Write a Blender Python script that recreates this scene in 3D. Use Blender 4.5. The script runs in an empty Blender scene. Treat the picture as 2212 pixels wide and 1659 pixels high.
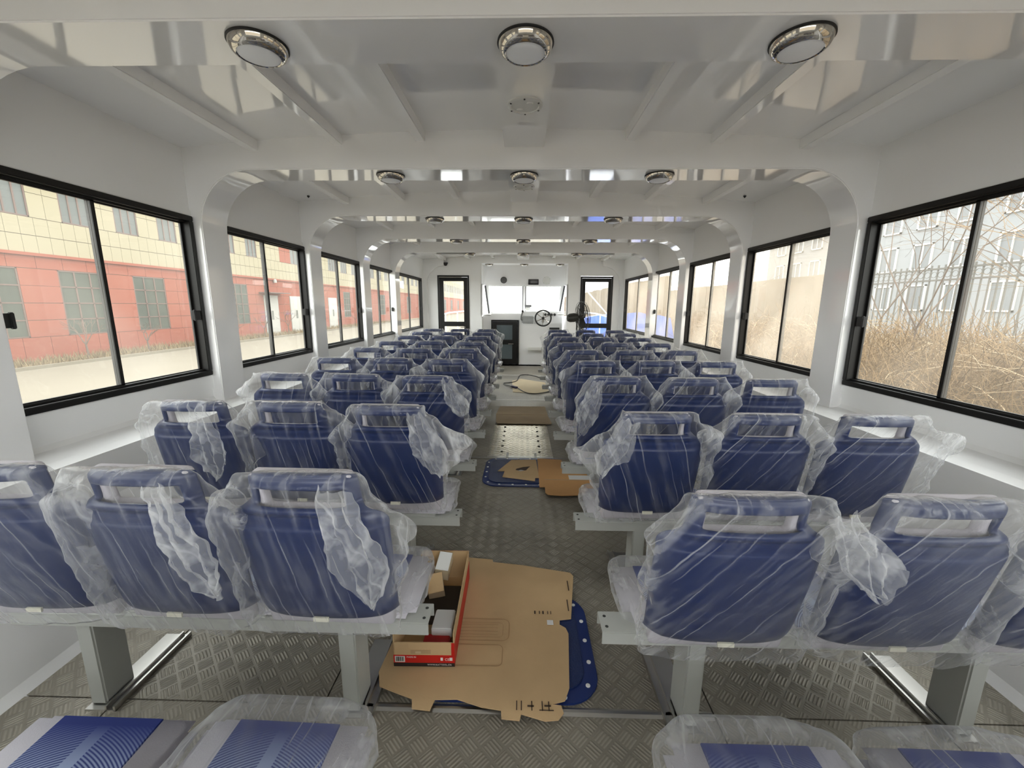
import bpy, bmesh, math, random
from mathutils import Vector, Matrix, noise
C = bpy.context.scene.collection
sc = bpy.context.scene
PI = math.pi
random.seed(7)

# ------------------------------------------------------------------ camera
f_px, pitch, yaw, roll, CAMH = 888.0, .1888, .0242, .0065, 1.536
xh = Vector((math.cos(yaw), math.sin(yaw), 0)); yh = Vector((-math.sin(yaw), math.cos(yaw), 0)); zh = Vector((0, 0, 1))
Fw = yh*math.cos(pitch) - zh*math.sin(pitch); Vv = yh*math.sin(pitch) + zh*math.cos(pitch)
Rr = xh*math.cos(roll) + Vv*math.sin(roll); Uu = -xh*math.sin(roll) + Vv*math.cos(roll)
cam = bpy.data.cameras.new('camera'); camo = bpy.data.objects.new('camera', cam); C.objects.link(camo)
cam.sensor_width = 36; cam.lens = f_px/2212*36; cam.clip_start = .02; cam.clip_end = 500
M = Matrix((Rr, Uu, -Fw)).transposed().to_4x4(); M.translation = Vector((0, 0, CAMH))
camo.matrix_world = M
sc.camera = camo

# ------------------------------------------------------------------ world, light, exposure
w = bpy.data.worlds.new('overcast_sky'); sc.world = w; w.use_nodes = True
nt = w.node_tree; nt.nodes.clear()
tc = nt.nodes.new('ShaderNodeTexCoord'); sep = nt.nodes.new('ShaderNodeSeparateXYZ'); rmp = nt.nodes.new('ShaderNodeValToRGB')
nt.links.new(tc.outputs['Generated'], sep.inputs[0]); nt.links.new(sep.outputs['Z'], rmp.inputs['Fac'])
rmp.color_ramp.elements[0].position = 0.0; rmp.color_ramp.elements[0].color = (.93, .94, .92, 1)
rmp.color_ramp.elements[1].position = 1.0; rmp.color_ramp.elements[1].color = (1.0, 1.03, 1.08, 1)
bg = nt.nodes.new('ShaderNodeBackground'); bg.inputs['Strength'].default_value = 2.5
ow = nt.nodes.new('ShaderNodeOutputWorld')
nt.links.new(rmp.outputs[0], bg.inputs['Color']); nt.links.new(bg.outputs[0], ow.inputs['Surface'])
sc.view_settings.view_transform = 'Standard'; sc.view_settings.look = 'None'
sc.view_settings.exposure = 1.5; sc.view_settings.gamma = 1.0; sc.view_settings.use_curve_mapping = False
cy = sc.cycles
cy.max_bounces = 12; cy.diffuse_bounces = 6; cy.glossy_bounces = 4; cy.transmission_bounces = 4
cy.transparent_max_bounces = 28; cy.caustics_reflective = False; cy.caustics_refractive = False
cy.use_denoising = True; cy.sample_clamp_indirect = 6.0
cy.use_adaptive_sampling = True; cy.adaptive_threshold = 0.015

# ------------------------------------------------------------------ materials
def new_mat(name):
    m = bpy.data.materials.new(name); m.use_nodes = True
    return m, m.node_tree, m.node_tree.nodes['Principled BSDF']
def mat(name, col, rough=.5, metal=0., vary=.04, scale=8., bump=0., bscale=60., spec=.5, coat=0.):
    m, t, b = new_mat(name)
    N = t.nodes.new; L = t.links.new
    tcn = N('ShaderNodeTexCoord')
    n = N('ShaderNodeTexNoise'); n.inputs['Scale'].default_value = scale; n.inputs['Detail'].default_value = 4
    L(tcn.outputs['Object'], n.inputs['Vector'])
    r = N('ShaderNodeMapRange'); r.inputs['To Min'].default_value = 1-vary; r.inputs['To Max'].default_value = 1+vary
    L(n.outputs['Fac'], r.inputs['Value'])
    mx = N('ShaderNodeVectorMath'); mx.operation = 'SCALE'; mx.inputs[0].default_value = col[:3]
    L(r.outputs[0], mx.inputs['Scale']); L(mx.outputs[0], b.inputs['Base Color'])
    b.inputs['Roughness'].default_value = rough; b.inputs['Metallic'].default_value = metal
    b.inputs['Specular IOR Level'].default_value = spec
    if coat: b.inputs['Coat Weight'].default_value = coat; b.inputs['Coat Roughness'].default_value = .05
    if bump:
        n2 = N('ShaderNodeTexNoise'); n2.inputs['Scale'].default_value = bscale; n2.inputs['Detail'].default_value = 3
        L(tcn.outputs['Object'], n2.inputs['Vector'])
        bp = N('ShaderNodeBump'); bp.inputs['Strength'].default_value = bump; bp.inputs['Distance'].default_value = .01
        L(n2.outputs['Fac'], bp.inputs['Height']); L(bp.outputs[0], b.inputs['Normal'])
    return m
def srgb(r, g, b):
    return tuple(((c/255)/12.92 if c/255 <= .04045 else ((c/255+.055)/1.055)**2.4) for c in (r, g, b))

M_white = mat('white_gloss_paint', (.87, .87, .868), .07, vary=.015, scale=1.2, bump=.04, bscale=2.5, coat=.7)
M_wall = mat('white_satin_paint', (.86, .862, .856), .33, vary=.02, scale=1.2, bump=.05, bscale=3)
M_black = mat('black_anodised_frame', (.006, .0055, .005), .45, spec=.3)
M_rubber = mat('black_rubber', (.01, .01, .01), .6)
M_navy = mat('navy_seat_plastic', (.003, .015, .078), .36, vary=.06, scale=5)
M_pad = mat('pale_grey_fabric', (.52, .50, .54), .8, vary=.05, scale=30, bump=.15, bscale=300)
M_frame = mat('grey_powder_coated_steel', (.42, .43, .40), .42, vary=.03)
M_chrome = mat('chrome', (.50, .47, .42), .06, 1.0, vary=.0)
M_alu = mat('bright_aluminium', (.62, .61, .58), .28, 1.0, vary=.05)
M_tag = mat('cream_paper_tag', (.75, .73, .60), .7)
M_diff = mat('frosted_diffuser', (.88, .90, .93), .45, vary=.01)
M_card = mat('brown_cardboard', srgb(196, 166, 124), .85, vary=.12, scale=6, bump=.1, bscale=30)
M_card2 = mat('orange_brown_cardboard', srgb(200, 152, 98), .85, vary=.1, scale=6)
M_card3 = mat('pale_dusty_cardboard', srgb(216, 200, 168), .9, vary=.1, scale=4)
M_cardd = mat('grey_brown_cardboard', srgb(172, 152, 124), .9, vary=.12, scale=5)
M_red = mat('red_print', srgb(190, 25, 20), .45)
M_pblack = mat('black_print', (.012, .01, .01), .5)
M_pwhite = mat('white_print', (.75, .75, .73), .5)
M_ink = mat('dark_brown_ink', (.05, .03, .02), .8)
M_soot = mat('faint_pencil_smudge', srgb(168, 138, 98), .9, vary=.2, scale=30)
M_blid = mat('blue_hatch_plastic', (.012, .028, .13), .32, vary=.08)
M_blid2 = mat('blue_hatch_tread', (.012, .026, .10), .5, vary=.1, bump=.4, bscale=120)
M_cream = mat('cream_cladding_tile', srgb(142, 134, 112), .8, spec=.1, vary=.08, scale=.8)
M_redc = mat('salmon_cladding_tile', srgb(130, 72, 56), .8, spec=.1, vary=.08, scale=.8)
M_joint = mat('tile_joint', srgb(140, 125, 100), .9)
M_bwin = mat('grey_window_glass', srgb(56, 62, 54), .6, spec=.2, vary=.25, scale=1.5)
M_bwin2 = mat('pale_window_glass', srgb(84, 88, 86), .6, spec=.3, vary=.1, scale=1.)
M_bframe = mat('brown_window_frame', srgb(85, 62, 54), .5)
M_wdoor = mat('white_door_paint', srgb(149, 147, 140), .5)
M_road = mat('pale_concrete_road', srgb(110, 102, 87), .95, vary=.1, scale=.4, bump=.1, bscale=8)
M_grass = mat('dry_grass', srgb(116, 100, 71), .95, vary=.3, scale=3)
M_bark = mat('bare_bark', srgb(90, 75, 64), .9, vary=.15)
M_twig = mat('dry_twigs', srgb(119, 95, 63), .9, vary=.3, scale=1.2)
M_brush = mat('dry_brush_mass', srgb(87, 69, 43), .95, vary=.35, scale=5, bump=.8, bscale=9)
M_fence = mat('dark_iron_fence', srgb(82, 80, 74), .6)
M_apt = mat('pale_blue_apartment_render', srgb(126, 129, 132), .9, vary=.03)
M_aptw = mat('apartment_glass', srgb(98, 102, 106), .5, vary=.1)
M_trim = mat('white_trim', srgb(191, 191, 186), .6)
M_tarp = mat('blue_tarpaulin', srgb(20, 74, 172), .5, vary=.12, scale=3, bump=.5, bscale=4)
M_cable = mat('black_cable', (.012, .012, .016), .5)
M_plug = mat('dark_violet_plug', (.05, .035, .09), .5)
M_gasket = mat('rubber_gasket', (.02, .02, .024), .6)
M_grille = mat('dark_grille', (.03, .032, .03), .55)
M_gwhite = mat('white_plastic', (.72, .72, .69), .35, vary=.01)
M_fan = mat('black_fan_steel', (.018, .017, .014), .4)
M_knobm = mat('brushed_steel_knob', (.6, .58, .54), .2, 1.0)
M_green = mat('dark_box_interior', (.03, .022, .015), .9)
M_conc = mat('stained_concrete_wall', srgb(113, 100, 80), .95, vary=.3, scale=1.2)

def glass_mat(name, tint, veil=.06, veilcol=(.9, .88, .82)):
    m, t, b = new_mat(name); N = t.nodes.new; L = t.links.new
    t.nodes.remove(b); out = t.nodes['Material Output']
    tr = N('ShaderNodeBsdfTransparent'); tr.inputs[0].default_value = (*tint, 1)
    tl = N('ShaderNodeBsdfTranslucent'); tl.inputs[0].default_value = (*veilcol, 1)
    gl = N('ShaderNodeBsdfGlossy'); gl.inputs['Roughness'].default_value = .02
    tcn = N('ShaderNodeTexCoord'); n = N('ShaderNodeTexNoise'); n.inputs['Scale'].default_value = 1.4; n.inputs['Detail'].default_value = 5
    L(tcn.outputs['Object'], n.inputs['Vector'])
    r = N('ShaderNodeMapRange'); r.inputs['From Min'].default_value = .3; r.inputs['From Max'].default_value = .75
    r.inputs['To Min'].default_value = veil*.6; r.inputs['To Max'].default_value = veil*1.6
    L(n.outputs['Fac'], r.inputs['Value'])
    m1 = N('ShaderNodeMixShader'); L(r.outputs[0], m1.inputs[0]); L(tr.outputs[0], m1.inputs[1]); L(tl.outputs[0], m1.inputs[2])
    lw = N('ShaderNodeLayerWeight'); lw.inputs['Blend'].default_value = .5
    pw = N('ShaderNodeMath'); pw.operation = 'POWER'; pw.inputs[1].default_value = 5.; L(lw.outputs['Facing'], pw.inputs[0])
    fr = N('ShaderNodeMath'); fr.operation = 'MULTIPLY_ADD'; fr.inputs[1].default_value = .35; fr.inputs[2].default_value = .025; L(pw.outputs[0], fr.inputs[0])
    m2 = N('ShaderNodeMixShader'); L(fr.outputs[0], m2.inputs[0]); L(m1.outputs[0], m2.inputs[1]); L(gl.outputs[0], m2.inputs[2])
    L(m2.outputs[0], out.inputs['Surface'])
    return m
M_glass = glass_mat('dusty_window_glass', (.93, .94, .92), .04)
M_glassR = glass_mat('filmy_window_glass', (.88, .86, .82), .20, (.80, .75, .64))
M_glassR1 = glass_mat('lightly_dusty_glass', (.93, .94, .92), .05, (.85, .8, .7))
M_glassd = glass_mat('dark_door_glass', (.25, .28, .29), .03)

def film_mat(name, sx, sz, rot, base=.012, amp=1.0, seed=0.):
    """thin polythene: mostly clear, crease highlights put in as milky lines, milky edge-on or doubled"""
    m, t, b = new_mat(name); N = t.nodes.new; L = t.links.new
    t.nodes.remove(b); out = t.nodes['Material Output']
    tcn = N('ShaderNodeTexCoord')
    mp0 = N('ShaderNodeMapping'); mp0.inputs['Rotation'].default_value = (0, rot, 0); L(tcn.outputs['Object'], mp0.inputs[0])
    mp = N('ShaderNodeMapping'); L(mp0.outputs[0], mp.inputs[0])
    mp.inputs['Scale'].default_value = (sx, sx*.6, sz); mp.inputs['Location'].default_value = (seed, seed*.7, seed*1.3)
    n = N('ShaderNodeTexNoise'); n.inputs['Scale'].default_value = 1.; n.inputs['Detail'].default_value = 3.5; n.inputs['Roughness'].default_value = .55
    n.noise_dimensions = '3D'; L(mp.outputs[0], n.inputs['Vector'])
    # long crease highlights put into the opacity: parallel, gently wandering lines
    mpc = N('ShaderNodeMapping'); L(mp0.outputs[0], mpc.inputs[0])
    mpc.inputs['Scale'].default_value = (7, 3, 2.2); mpc.inputs['Location'].default_value = (seed*1.7, seed, seed*.3)
    nc = N('ShaderNodeTexNoise'); nc.inputs['Scale'].default_value = 1.; nc.inputs['Detail'].default_value = 2.5; L(mpc.outputs[0], nc.inputs['Vector'])
    sx_ = N('ShaderNodeSeparateXYZ'); L(mp0.outputs[0], sx_.inputs[0])
    x1 = N('ShaderNodeMath'); x1.operation = 'MULTIPLY'; x1.inputs[1].default_value = 180.; L(sx_.outputs[0], x1.inputs[0])
    x2 = N('ShaderNodeMath'); x2.operation = 'MULTIPLY_ADD'; x2.inputs[1].default_value = 16.; L(nc.outputs['Fac'], x2.inputs[0]); L(x1.outputs[0], x2.inputs[2])
    x3 = N('ShaderNodeMath'); x3.operation = 'SINE'; L(x2.outputs[0], x3.inputs[0])
    cr = N('ShaderNodeMapRange'); cr.interpolation_type = 'SMOOTHSTEP'; cr.inputs['From Min'].default_value = .86; cr.inputs['From Max'].default_value = 1.0
    L(x3.outputs[0], cr.inputs['Value'])
    mpd = N('ShaderNodeMapping'); L(mp0.outputs[0], mpd.inputs[0]); mpd.inputs['Scale'].default_value = (22, 6, 2.6); mpd.inputs['Location'].default_value = (seed, 0, seed)
    n2 = N('ShaderNodeTexNoise'); n2.inputs['Scale'].default_value = 1.; n2.inputs['Detail'].default_value = 2; L(mpd.outputs[0], n2.inputs['Vector'])
    mk = N('ShaderNodeMapRange'); mk.inputs['From Min'].default_value = .45; mk.inputs['From Max'].default_value = .72; L(n2.outputs['Fac'], mk.inputs['Value'])
    mul = N('ShaderNodeMath'); mul.operation = 'MULTIPLY'; L(cr.outputs[0], mul.inputs[0]); L(mk.outputs[0], mul.inputs[1])
    # broad milky streaks, mostly where the film hangs slack
    at = N('ShaderNodeAttribute'); at.attribute_name = 'slack'
    bs = N('ShaderNodeMapRange'); bs.interpolation_type = 'SMOOTHSTEP'; bs.inputs['From Min'].default_value = .47; bs.inputs['From Max'].default_value = .66; L(n.outputs['Fac'], bs.inputs['Value'])
    sl = N('ShaderNodeMath'); sl.operation = 'MULTIPLY_ADD'; sl.inputs[1].default_value = .85; sl.inputs[2].default_value = .18; L(at.outputs['Fac'], sl.inputs[0])
    bsl = N('ShaderNodeMath'); bsl.operation = 'MULTIPLY'; L(bs.outputs[0], bsl.inputs[0]); L(sl.outputs[0], bsl.inputs[1])
    bs2 = N('ShaderNodeMath'); bs2.operation = 'MULTIPLY_ADD'; bs2.inputs[1].default_value = amp*.36; L(mul.outputs[0], bs2.inputs[0])
    bs3 = N('ShaderNodeMath'); bs3.operation = 'MULTIPLY'; bs3.inputs[1].default_value = amp*.5; L(bsl.outputs[0], bs3.inputs[0]); L(bs3.outputs[0], bs2.inputs[2])
    mul2 = N('ShaderNodeMath'); mul2.operation = 'MULTIPLY_ADD'; mul2.inputs[1].default_value = .16; L(at.outputs['Fac'], mul2.inputs[0]); L(bs2.outputs[0], mul2.inputs[2])
    lw = N('ShaderNodeLayerWeight'); lw.inputs['Blend'].default_value = .5
    pw = N('ShaderNodeMath'); pw.operation = 'POWER'; pw.inputs[1].default_value = 3.; L(lw.outputs['Facing'], pw.inputs[0])
    fm = N('ShaderNodeMath'); fm.operation = 'MULTIPLY_ADD'; fm.inputs[1].default_value = .5; fm.inputs[2].default_value = base; L(pw.outputs[0], fm.inputs[0])
    sm = N('ShaderNodeMath'); sm.operation = 'ADD'; sm.use_clamp = True; L(fm.outputs[0], sm.inputs[0]); L(mul2.outputs[0], sm.inputs[1])
    bp = N('ShaderNodeBump'); bp.inputs['Strength'].default_value = .75; bp.inputs['Distance'].default_value = .006; L(n.outputs['Fac'], bp.inputs['Height'])
    n3 = N('ShaderNodeTexNoise'); n3.inputs['Scale'].default_value = 38; n3.inputs['Detail'].default_value = 2; L(tcn.outputs['Object'], n3.inputs['Vector'])
    bp2 = N('ShaderNodeBump'); bp2.inputs['Strength'].default_value = .3; bp2.inputs['Distance'].default_value = .004; L(n3.outputs['Fac'], bp2.inputs['Height']); L(bp.outputs[0], bp2.inputs['Normal'])
    tr = N('ShaderNodeBsdfTransparent'); tr.inputs[0].default_value = (.97, .97, .97, 1)
    df = N('ShaderNodeBsdfDiffuse'); df.inputs[0].default_value = (.86, .87, .88, 1); L(bp2.outputs[0], df.inputs['Normal'])
    tl = N('ShaderNodeBsdfTranslucent'); tl.inputs[0].default_value = (.86, .87, .88, 1); L(bp2.outputs[0], tl.inputs['Normal'])
    gl = N('ShaderNodeBsdfGlossy'); gl.inputs['Roughness'].default_value = .16; L(bp2.outputs[0], gl.inputs['Normal'])
    d1 = N('ShaderNodeMixShader'); d1.inputs[0].default_value = .45; L(df.outputs[0], d1.inputs[1]); L(tl.outputs[0], d1.inputs[2])
    m1 = N('ShaderNodeMixShader'); L(sm.outputs[0], m1.inputs[0]); L(tr.outputs[0], m1.inputs[1]); L(d1.outputs[0], m1.inputs[2])
    lw2 = N('ShaderNodeLayerWeight'); lw2.inputs['Blend'].default_value = .5; L(bp2.outputs[0], lw2.inputs['Normal'])
    p2 = N('ShaderNodeMath'); p2.operation = 'POWER'; p2.inputs[1].default_value = 4.; L(lw2.outputs['Facing'], p2.inputs[0])
    fr = N('ShaderNodeMath'); fr.operation = 'MULTIPLY_ADD'; fr.inputs[1].default_value = .4; fr.inputs[2].default_value = .013; L(p2.outputs[0], fr.inputs[0])
    m2 = N('ShaderNodeMixShader'); L(fr.outputs[0], m2.inputs[0]); L(m1.outputs[0], m2.inputs[1]); L(gl.outputs[0], m2.inputs[2])
    L(m2.outputs[0], out.inputs['Surface'])
    return m
FILM = [film_mat('clear_polythene', 30, 2.2, .12, seed=0), film_mat('clear_polythene_streaked', 34, 1.6, -.62, seed=3.1),
        film_mat('clear_polythene_crumpled', 22, 3.5, .35, seed=7.7)]
FILMW = film_mat('crumpled_polythene', 14, 9, .4, base=.10, amp=.8, seed=5)

def tread_mat(name='aluminium_tread_plate', cell=.062, col=(.30, .275, .225)):
    m, t, b = new_mat(name); N = t.nodes.new; L = t.links.new
    tcn = N('ShaderNodeTexCoord')
    mp = N('ShaderNodeMapping'); mp.inputs['Rotation'].default_value = (0, 0, PI/4); mp.inputs['Scale'].default_value = (1/cell,)*3
    L(tcn.outputs['Object'], mp.inputs[0])
    sp = N('ShaderNodeSeparateXYZ'); L(mp.outputs[0], sp.inputs[0])
    def mth(op, a, bb=None, c=None):
        n = N('ShaderNodeMath'); n.operation = op
        for i, v in enumerate((a, bb, c)):
            if v is None: continue
            if isinstance(v, (int, float)): n.inputs[i].default_value = v
            else: L(v, n.inputs[i])
        return n.outputs[0]
    X, Y = sp.outputs[0], sp.outputs[1]
    fx, fy = mth('FRACT', X), mth('FRACT', Y); ix, iy = mth('FLOOR', X), mth('FLOOR', Y)
    par = mth('FLOORED_MODULO', mth('ADD', ix, iy), 2.)
    inv = mth('SUBTRACT', 1., par)
    al = mth('ADD', mth('MULTIPLY', par, fx), mth('MULTIPLY', inv, fy))
    ac = mth('ADD', mth('MULTIPLY', par, fy), mth('MULTIPLY', inv, fx))
    bar = mth('SINE', mth('MULTIPLY', ac, 2*PI*5)); bar = mth('MULTIPLY_ADD', bar, .5, .5)
    ends = mth('SUBTRACT', .44, mth('ABSOLUTE', mth('SUBTRACT', al, .5))); ends = mth('MULTIPLY', ends, 12.); 
    cl = N('ShaderNodeClamp'); L(ends, cl.inputs[0])
    e2 = mth('SUBTRACT', .46, mth('ABSOLUTE', mth('SUBTRACT', ac, .5))); e2 = mth('MULTIPLY', e2, 14.); cl2 = N('ShaderNodeClamp'); L(e2, cl2.inputs[0])
    h = mth('MULTIPLY', mth('MULTIPLY', bar, cl.outputs[0]), cl2.outputs[0])
    bp = N('ShaderNodeBump'); bp.inputs['Strength'].default_value = .6; bp.inputs['Distance'].default_value = .0025; L(h, bp.inputs['Height']); L(bp.outputs[0], b.inputs['Normal'])
    n = N('ShaderNodeTexNoise'); n.inputs['Scale'].default_value = 2.2; n.inputs['Detail'].default_value = 6; L(tcn.outputs['Object'], n.inputs['Vector'])
    r = N('ShaderNodeMapRange'); r.inputs['From Min'].default_value = .3; r.inputs['From Max'].default_value = .7; r.inputs['To Min'].default_value = .72; r.inputs['To Max'].default_value = 1.2; L(n.outputs['Fac'], r.inputs['Value'])
    hh = mth('MULTIPLY_ADD', h, .28, .85)
    tot = mth('MULTIPLY', hh, r.outputs[0])
    mx = N('ShaderNodeVectorMath'); mx.operation = 'SCALE'; mx.inputs[0].default_value = col; L(tot, mx.inputs['Scale']); L(mx.outputs[0], b.inputs['Base Color'])
    b.inputs['Metallic'].default_value = .35
    rr = mth('MULTIPLY_ADD', n.outputs['Fac'], .3, .27); L(rr, b.inputs['Roughness'])
    return m
M_tread = tread_mat()
M_tread2 = tread_mat('polished_tread_plate', .045, (.80, .74, .60))
for _n in M_tread2.node_tree.nodes:
    if _n.type == 'BSDF_PRINCIPLED': _n.inputs['Metallic'].default_value = 1.0
    if _n.type == 'MATH' and _n.operation == 'MULTIPLY_ADD' and abs(_n.inputs[2].default_value-.27) < 1e-4: _n.inputs[2].default_value = .12; _n.inputs[1].default_value = .15

def panel_mat():
    """blue printed seat cloth: arcs either side of a pale diagonal band"""
    m, t, b = new_mat('blue_arc_pattern_fabric'); N = t.nodes.new; L = t.links.new
    tcn = N('ShaderNodeTexCoord'); sp = N('ShaderNodeSeparateXYZ'); L(tcn.outputs['Object'], sp.inputs[0])
    def mth(op, a, bb=None, c=None):
        n = N('ShaderNodeMath'); n.operation = op
        for i, v in enumerate((a, bb, c)):
            if v is None: continue
            if isinstance(v, (int, float)): n.inputs[i].default_value = v
            else: L(v, n.inputs[i])
        return n.outputs[0]
    X, Y = sp.outputs[0], sp.outputs[1]
    xb = X
    def arcs(cx, cyy, freq):
        dx = mth('SUBTRACT', X, cx); dy = mth('SUBTRACT', Y, cyy)
        d = mth('SQRT', mth('ADD', mth('MULTIPLY', dx, dx), mth('MULTIPLY', dy, dy)))
        return mth('MULTIPLY_ADD', mth('SINE', mth('MULTIPLY', d, freq)), .5, .5)
    a1 = arcs(.10, -.10, 900.); a2 = arcs(-.12, -.12, 1000.)
    side = mth('GREATER_THAN', X, 0.01)
    mixv = mth('ADD', mth('MULTIPLY', side, a2), mth('MULTIPLY', mth('SUBTRACT', 1., side), a1))
    band = mth('LESS_THAN', mth('ABSOLUTE', xb), .017)
    fade = N('ShaderNodeMapRange'); fade.inputs['From Min'].default_value = .33; fade.inputs['From Max'].default_value = .20; L(Y, fade.inputs['Value'])
    fac = mth('MULTIPLY', mth('MAXIMUM', mixv, band), fade.outputs[0])
    mx = N('ShaderNodeMix'); mx.data_type = 'RGBA'; mx.inputs[6].default_value = (.008, .022, .16, 1); mx.inputs[7].default_value = (.38, .46, .66, 1)
    L(fac, mx.inputs[0]); L(mx.outputs[2], b.inputs['Base Color']); b.inputs['Roughness'].default_value = .8
    return m
M_panel = panel_mat()

# ------------------------------------------------------------------ mesh helpers
class MB:
    def __init__(s): s.v = []; s.f = []
    def quad(s, *p):
        i = len(s.v); s.v += [tuple(q) for q in p]; s.f.append(tuple(range(i, i+len(p)))); return s
    def box(s, x0, x1, y0, y1, z0, z1, mtx=None):
        x0, x1 = sorted((x0, x1)); y0, y1 = sorted((y0, y1)); z0, z1 = sorted((z0, z1))
        i = len(s.v)
        P = [Vector(p) for p in ((x0,y0,z0),(x1,y0,z0),(x1,y1,z0),(x0,y1,z0),(x0,y0,z1),(x1,y0,z1),(x1,y1,z1),(x0,y1,z1))]
        if mtx is not None: P = [mtx @ p for p in P]
        s.v += [tuple(p) for p in P]
        s.f += [tuple(i+k for k in q) for q in ((0,3,2,1),(4,5,6,7),(0,1,5,4),(1,2,6,5),(2,3,7,6),(3,0,4,7))]
        return s
    def prism(s, poly, a, b, axis='z', mtx=None):
        """polygon (CCW) extruded from a to b along axis"""
        n = len(poly); i = len(s.v)
        def pt(u, v, w):
            p = {'z': (u, v, w), 'y': (u, w, v), 'x': (w, u, v)}[axis]
            return tuple(mtx @ Vector(p)) if mtx is not None else p
        s.v += [pt(u, v, a) for u, v in poly] + [pt(u, v, b) for u, v in poly]
        s.f.append(tuple(i+k for k in range(n))[::-1]); s.f.append(tuple(i+n+k for k in range(n)))
        for k in range(n):
            k2 = (k+1) % n; s.f.append((i+k, i+k2, i+n+k2, i+n+k))
        return s
    def tube(s, pts, r, n=8, closed=False, r1=None, cap=True):
        pts = [Vector(p) for p in pts]; m = len(pts); i0 = len(s.v)
        up = None
        for k, p in enumerate(pts):
            a = pts[(k-1) % m] if (closed or k > 0) else p; b = pts[(k+1) % m] if (closed or k < m-1) else p
            t = (b-a).normalized() if (b-a).length > 1e-9 else Vector((0, 0, 1))
            if up is None: up = t.orthogonal().normalized()
            up = (up - t*up.dot(t)); up = up.normalized() if up.length > 1e-6 else t.orthogonal().normalized()
            sd = t.cross(up)
            rr = r if r1 is None else r+(r1-r)*k/max(1, m-1)
            for j in range(n):
                an = 2*PI*j/n; s.v.append(tuple(p+up*(math.cos(an)*rr)+sd*(math.sin(an)*rr)))
        for k in range(m if closed else m-1):
            k2 = (k+1) % m
            for j in range(n):
                j2 = (j+1) % n; s.f.append((i0+k*n+j, i0+k*n+j2, i0+k2*n+j2, i0+k2*n+j))
        if not closed and cap:
            s.f.append(tuple(i0+j for j in range(n))[::-1]); s.f.append(tuple(i0+(m-1)*n+j for j in range(n)))
        return s
    def lathe(s, prof, n=32, mtx=None, cap0=True, cap1=True):
        """profile [(r,z)...] about z"""
        i0 = len(s.v)
        for r, z in prof:
            for j in range(n):
                a = 2*PI*j/n; p = Vector((r*math.cos(a), r*math.sin(a), z))
                s.v.append(tuple(mtx @ p) if mtx is not None else tuple(p))
        for k in range(len(prof)-1):
            for j in range(n):
                j2 = (j+1) % n; s.f.append((i0+k*n+j, i0+k*n+j2, i0+(k+1)*n+j2, i0+(k+1)*n+j))
        if cap0: s.f.append(tuple(i0+j for j in range(n))[::-1])
        if cap1: s.f.append(tuple(i0+(len(prof)-1)*n+j for j in range(n)))
        return s
    def mesh(s, name, m, smooth=False, bevel=0):
        me = bpy.data.meshes.new(name); me.from_pydata(s.v, [], s.f); me.update()
        bm = bmesh.new(); bm.from_mesh(me)
        bmesh.ops.recalc_face_normals(bm, faces=bm.faces)
        if bevel:
            bmesh.ops.bevel(bm, geom=[e for e in bm.edges if len(e.link_faces) == 2 and e.calc_face_angle(0) > .5], offset=bevel, segments=2, affect='EDGES', clamp_overlap=True)
        bm.to_mesh(me); bm.free()
        me.materials.append(m)
        if smooth:
            me.polygons.foreach_set('use_smooth', [True]*len(me.polygons))
            me.set_sharp_from_angle(angle=math.radians(40))
        return me
    def build(s, name, m, parent=None, smooth=False, bevel=0, loc=None):
        o = bpy.data.objects.new(name, s.mesh(name, m, smooth, bevel)); C.objects.link(o)
        if parent is not None: o.parent = parent
        if loc is not None: o.location = loc
        return o
def tag(o, label=None, cat=None, group=None, kind=None):
    if label: o['label'] = label
    if cat: o['category'] = cat
    if group: o['group'] = group
    if kind: o['kind'] = kind
    return o
def empty(name, loc=(0, 0, 0), rz=0):
    o = bpy.data.objects.new(name, None); C.objects.link(o); o.location = loc; o.rotation_euler = (0, 0, rz); o.empty_display_size = .1
    return o
def kids(o): return list(o.children)
def copy_tree(o, parent=None):
    c = o.copy(); C.objects.link(c)
    if parent is not None: c.parent = parent
    for ch in kids(o): copy_tree(ch, c)
    return c
def inst(name, me, parent=None, loc=(0, 0, 0), rot=(0, 0, 0), scale=None):
    o = bpy.data.objects.new(name, me); C.objects.link(o); o.parent = parent; o.location = loc; o.rotation_euler = rot
    if scale: o.scale = scale
    return o
def rrect(x0, x1, y0, y1, r, n=6):
    out = []
    for cx, cyy, a0 in ((x1-r, y0+r, -PI/2), (x1-r, y1-r, 0), (x0+r, y1-r, PI/2), (x0+r, y0+r, PI)):
        for k in range(n+1):
            a = a0+PI/2*k/n; out.append((cx+r*math.cos(a), cyy+r*math.sin(a)))
    return out
def bake(o):
    """apply modifiers into the mesh"""
    dg = bpy.context.evaluated_depsgraph_get(); dg.update()
    me = bpy.data.meshes.new_from_object(o.evaluated_get(dg)); o.modifiers.clear(); o.data = me
    return o
Z0 = Vector((0, 0, 0))

# ================================================================== THE SETTING
Y0, YW = -1.5, 10.5              # rear and front ends of the cabin
XW = 2.46                        # wall plane
WP = 1.5865                      # window pitch
BY = [1.581+WP*i-(.02*i) for i in range(5)]; BYW = .273      # near edges of the arches
BYall = [BY[0]-1.57] + BY

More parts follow.
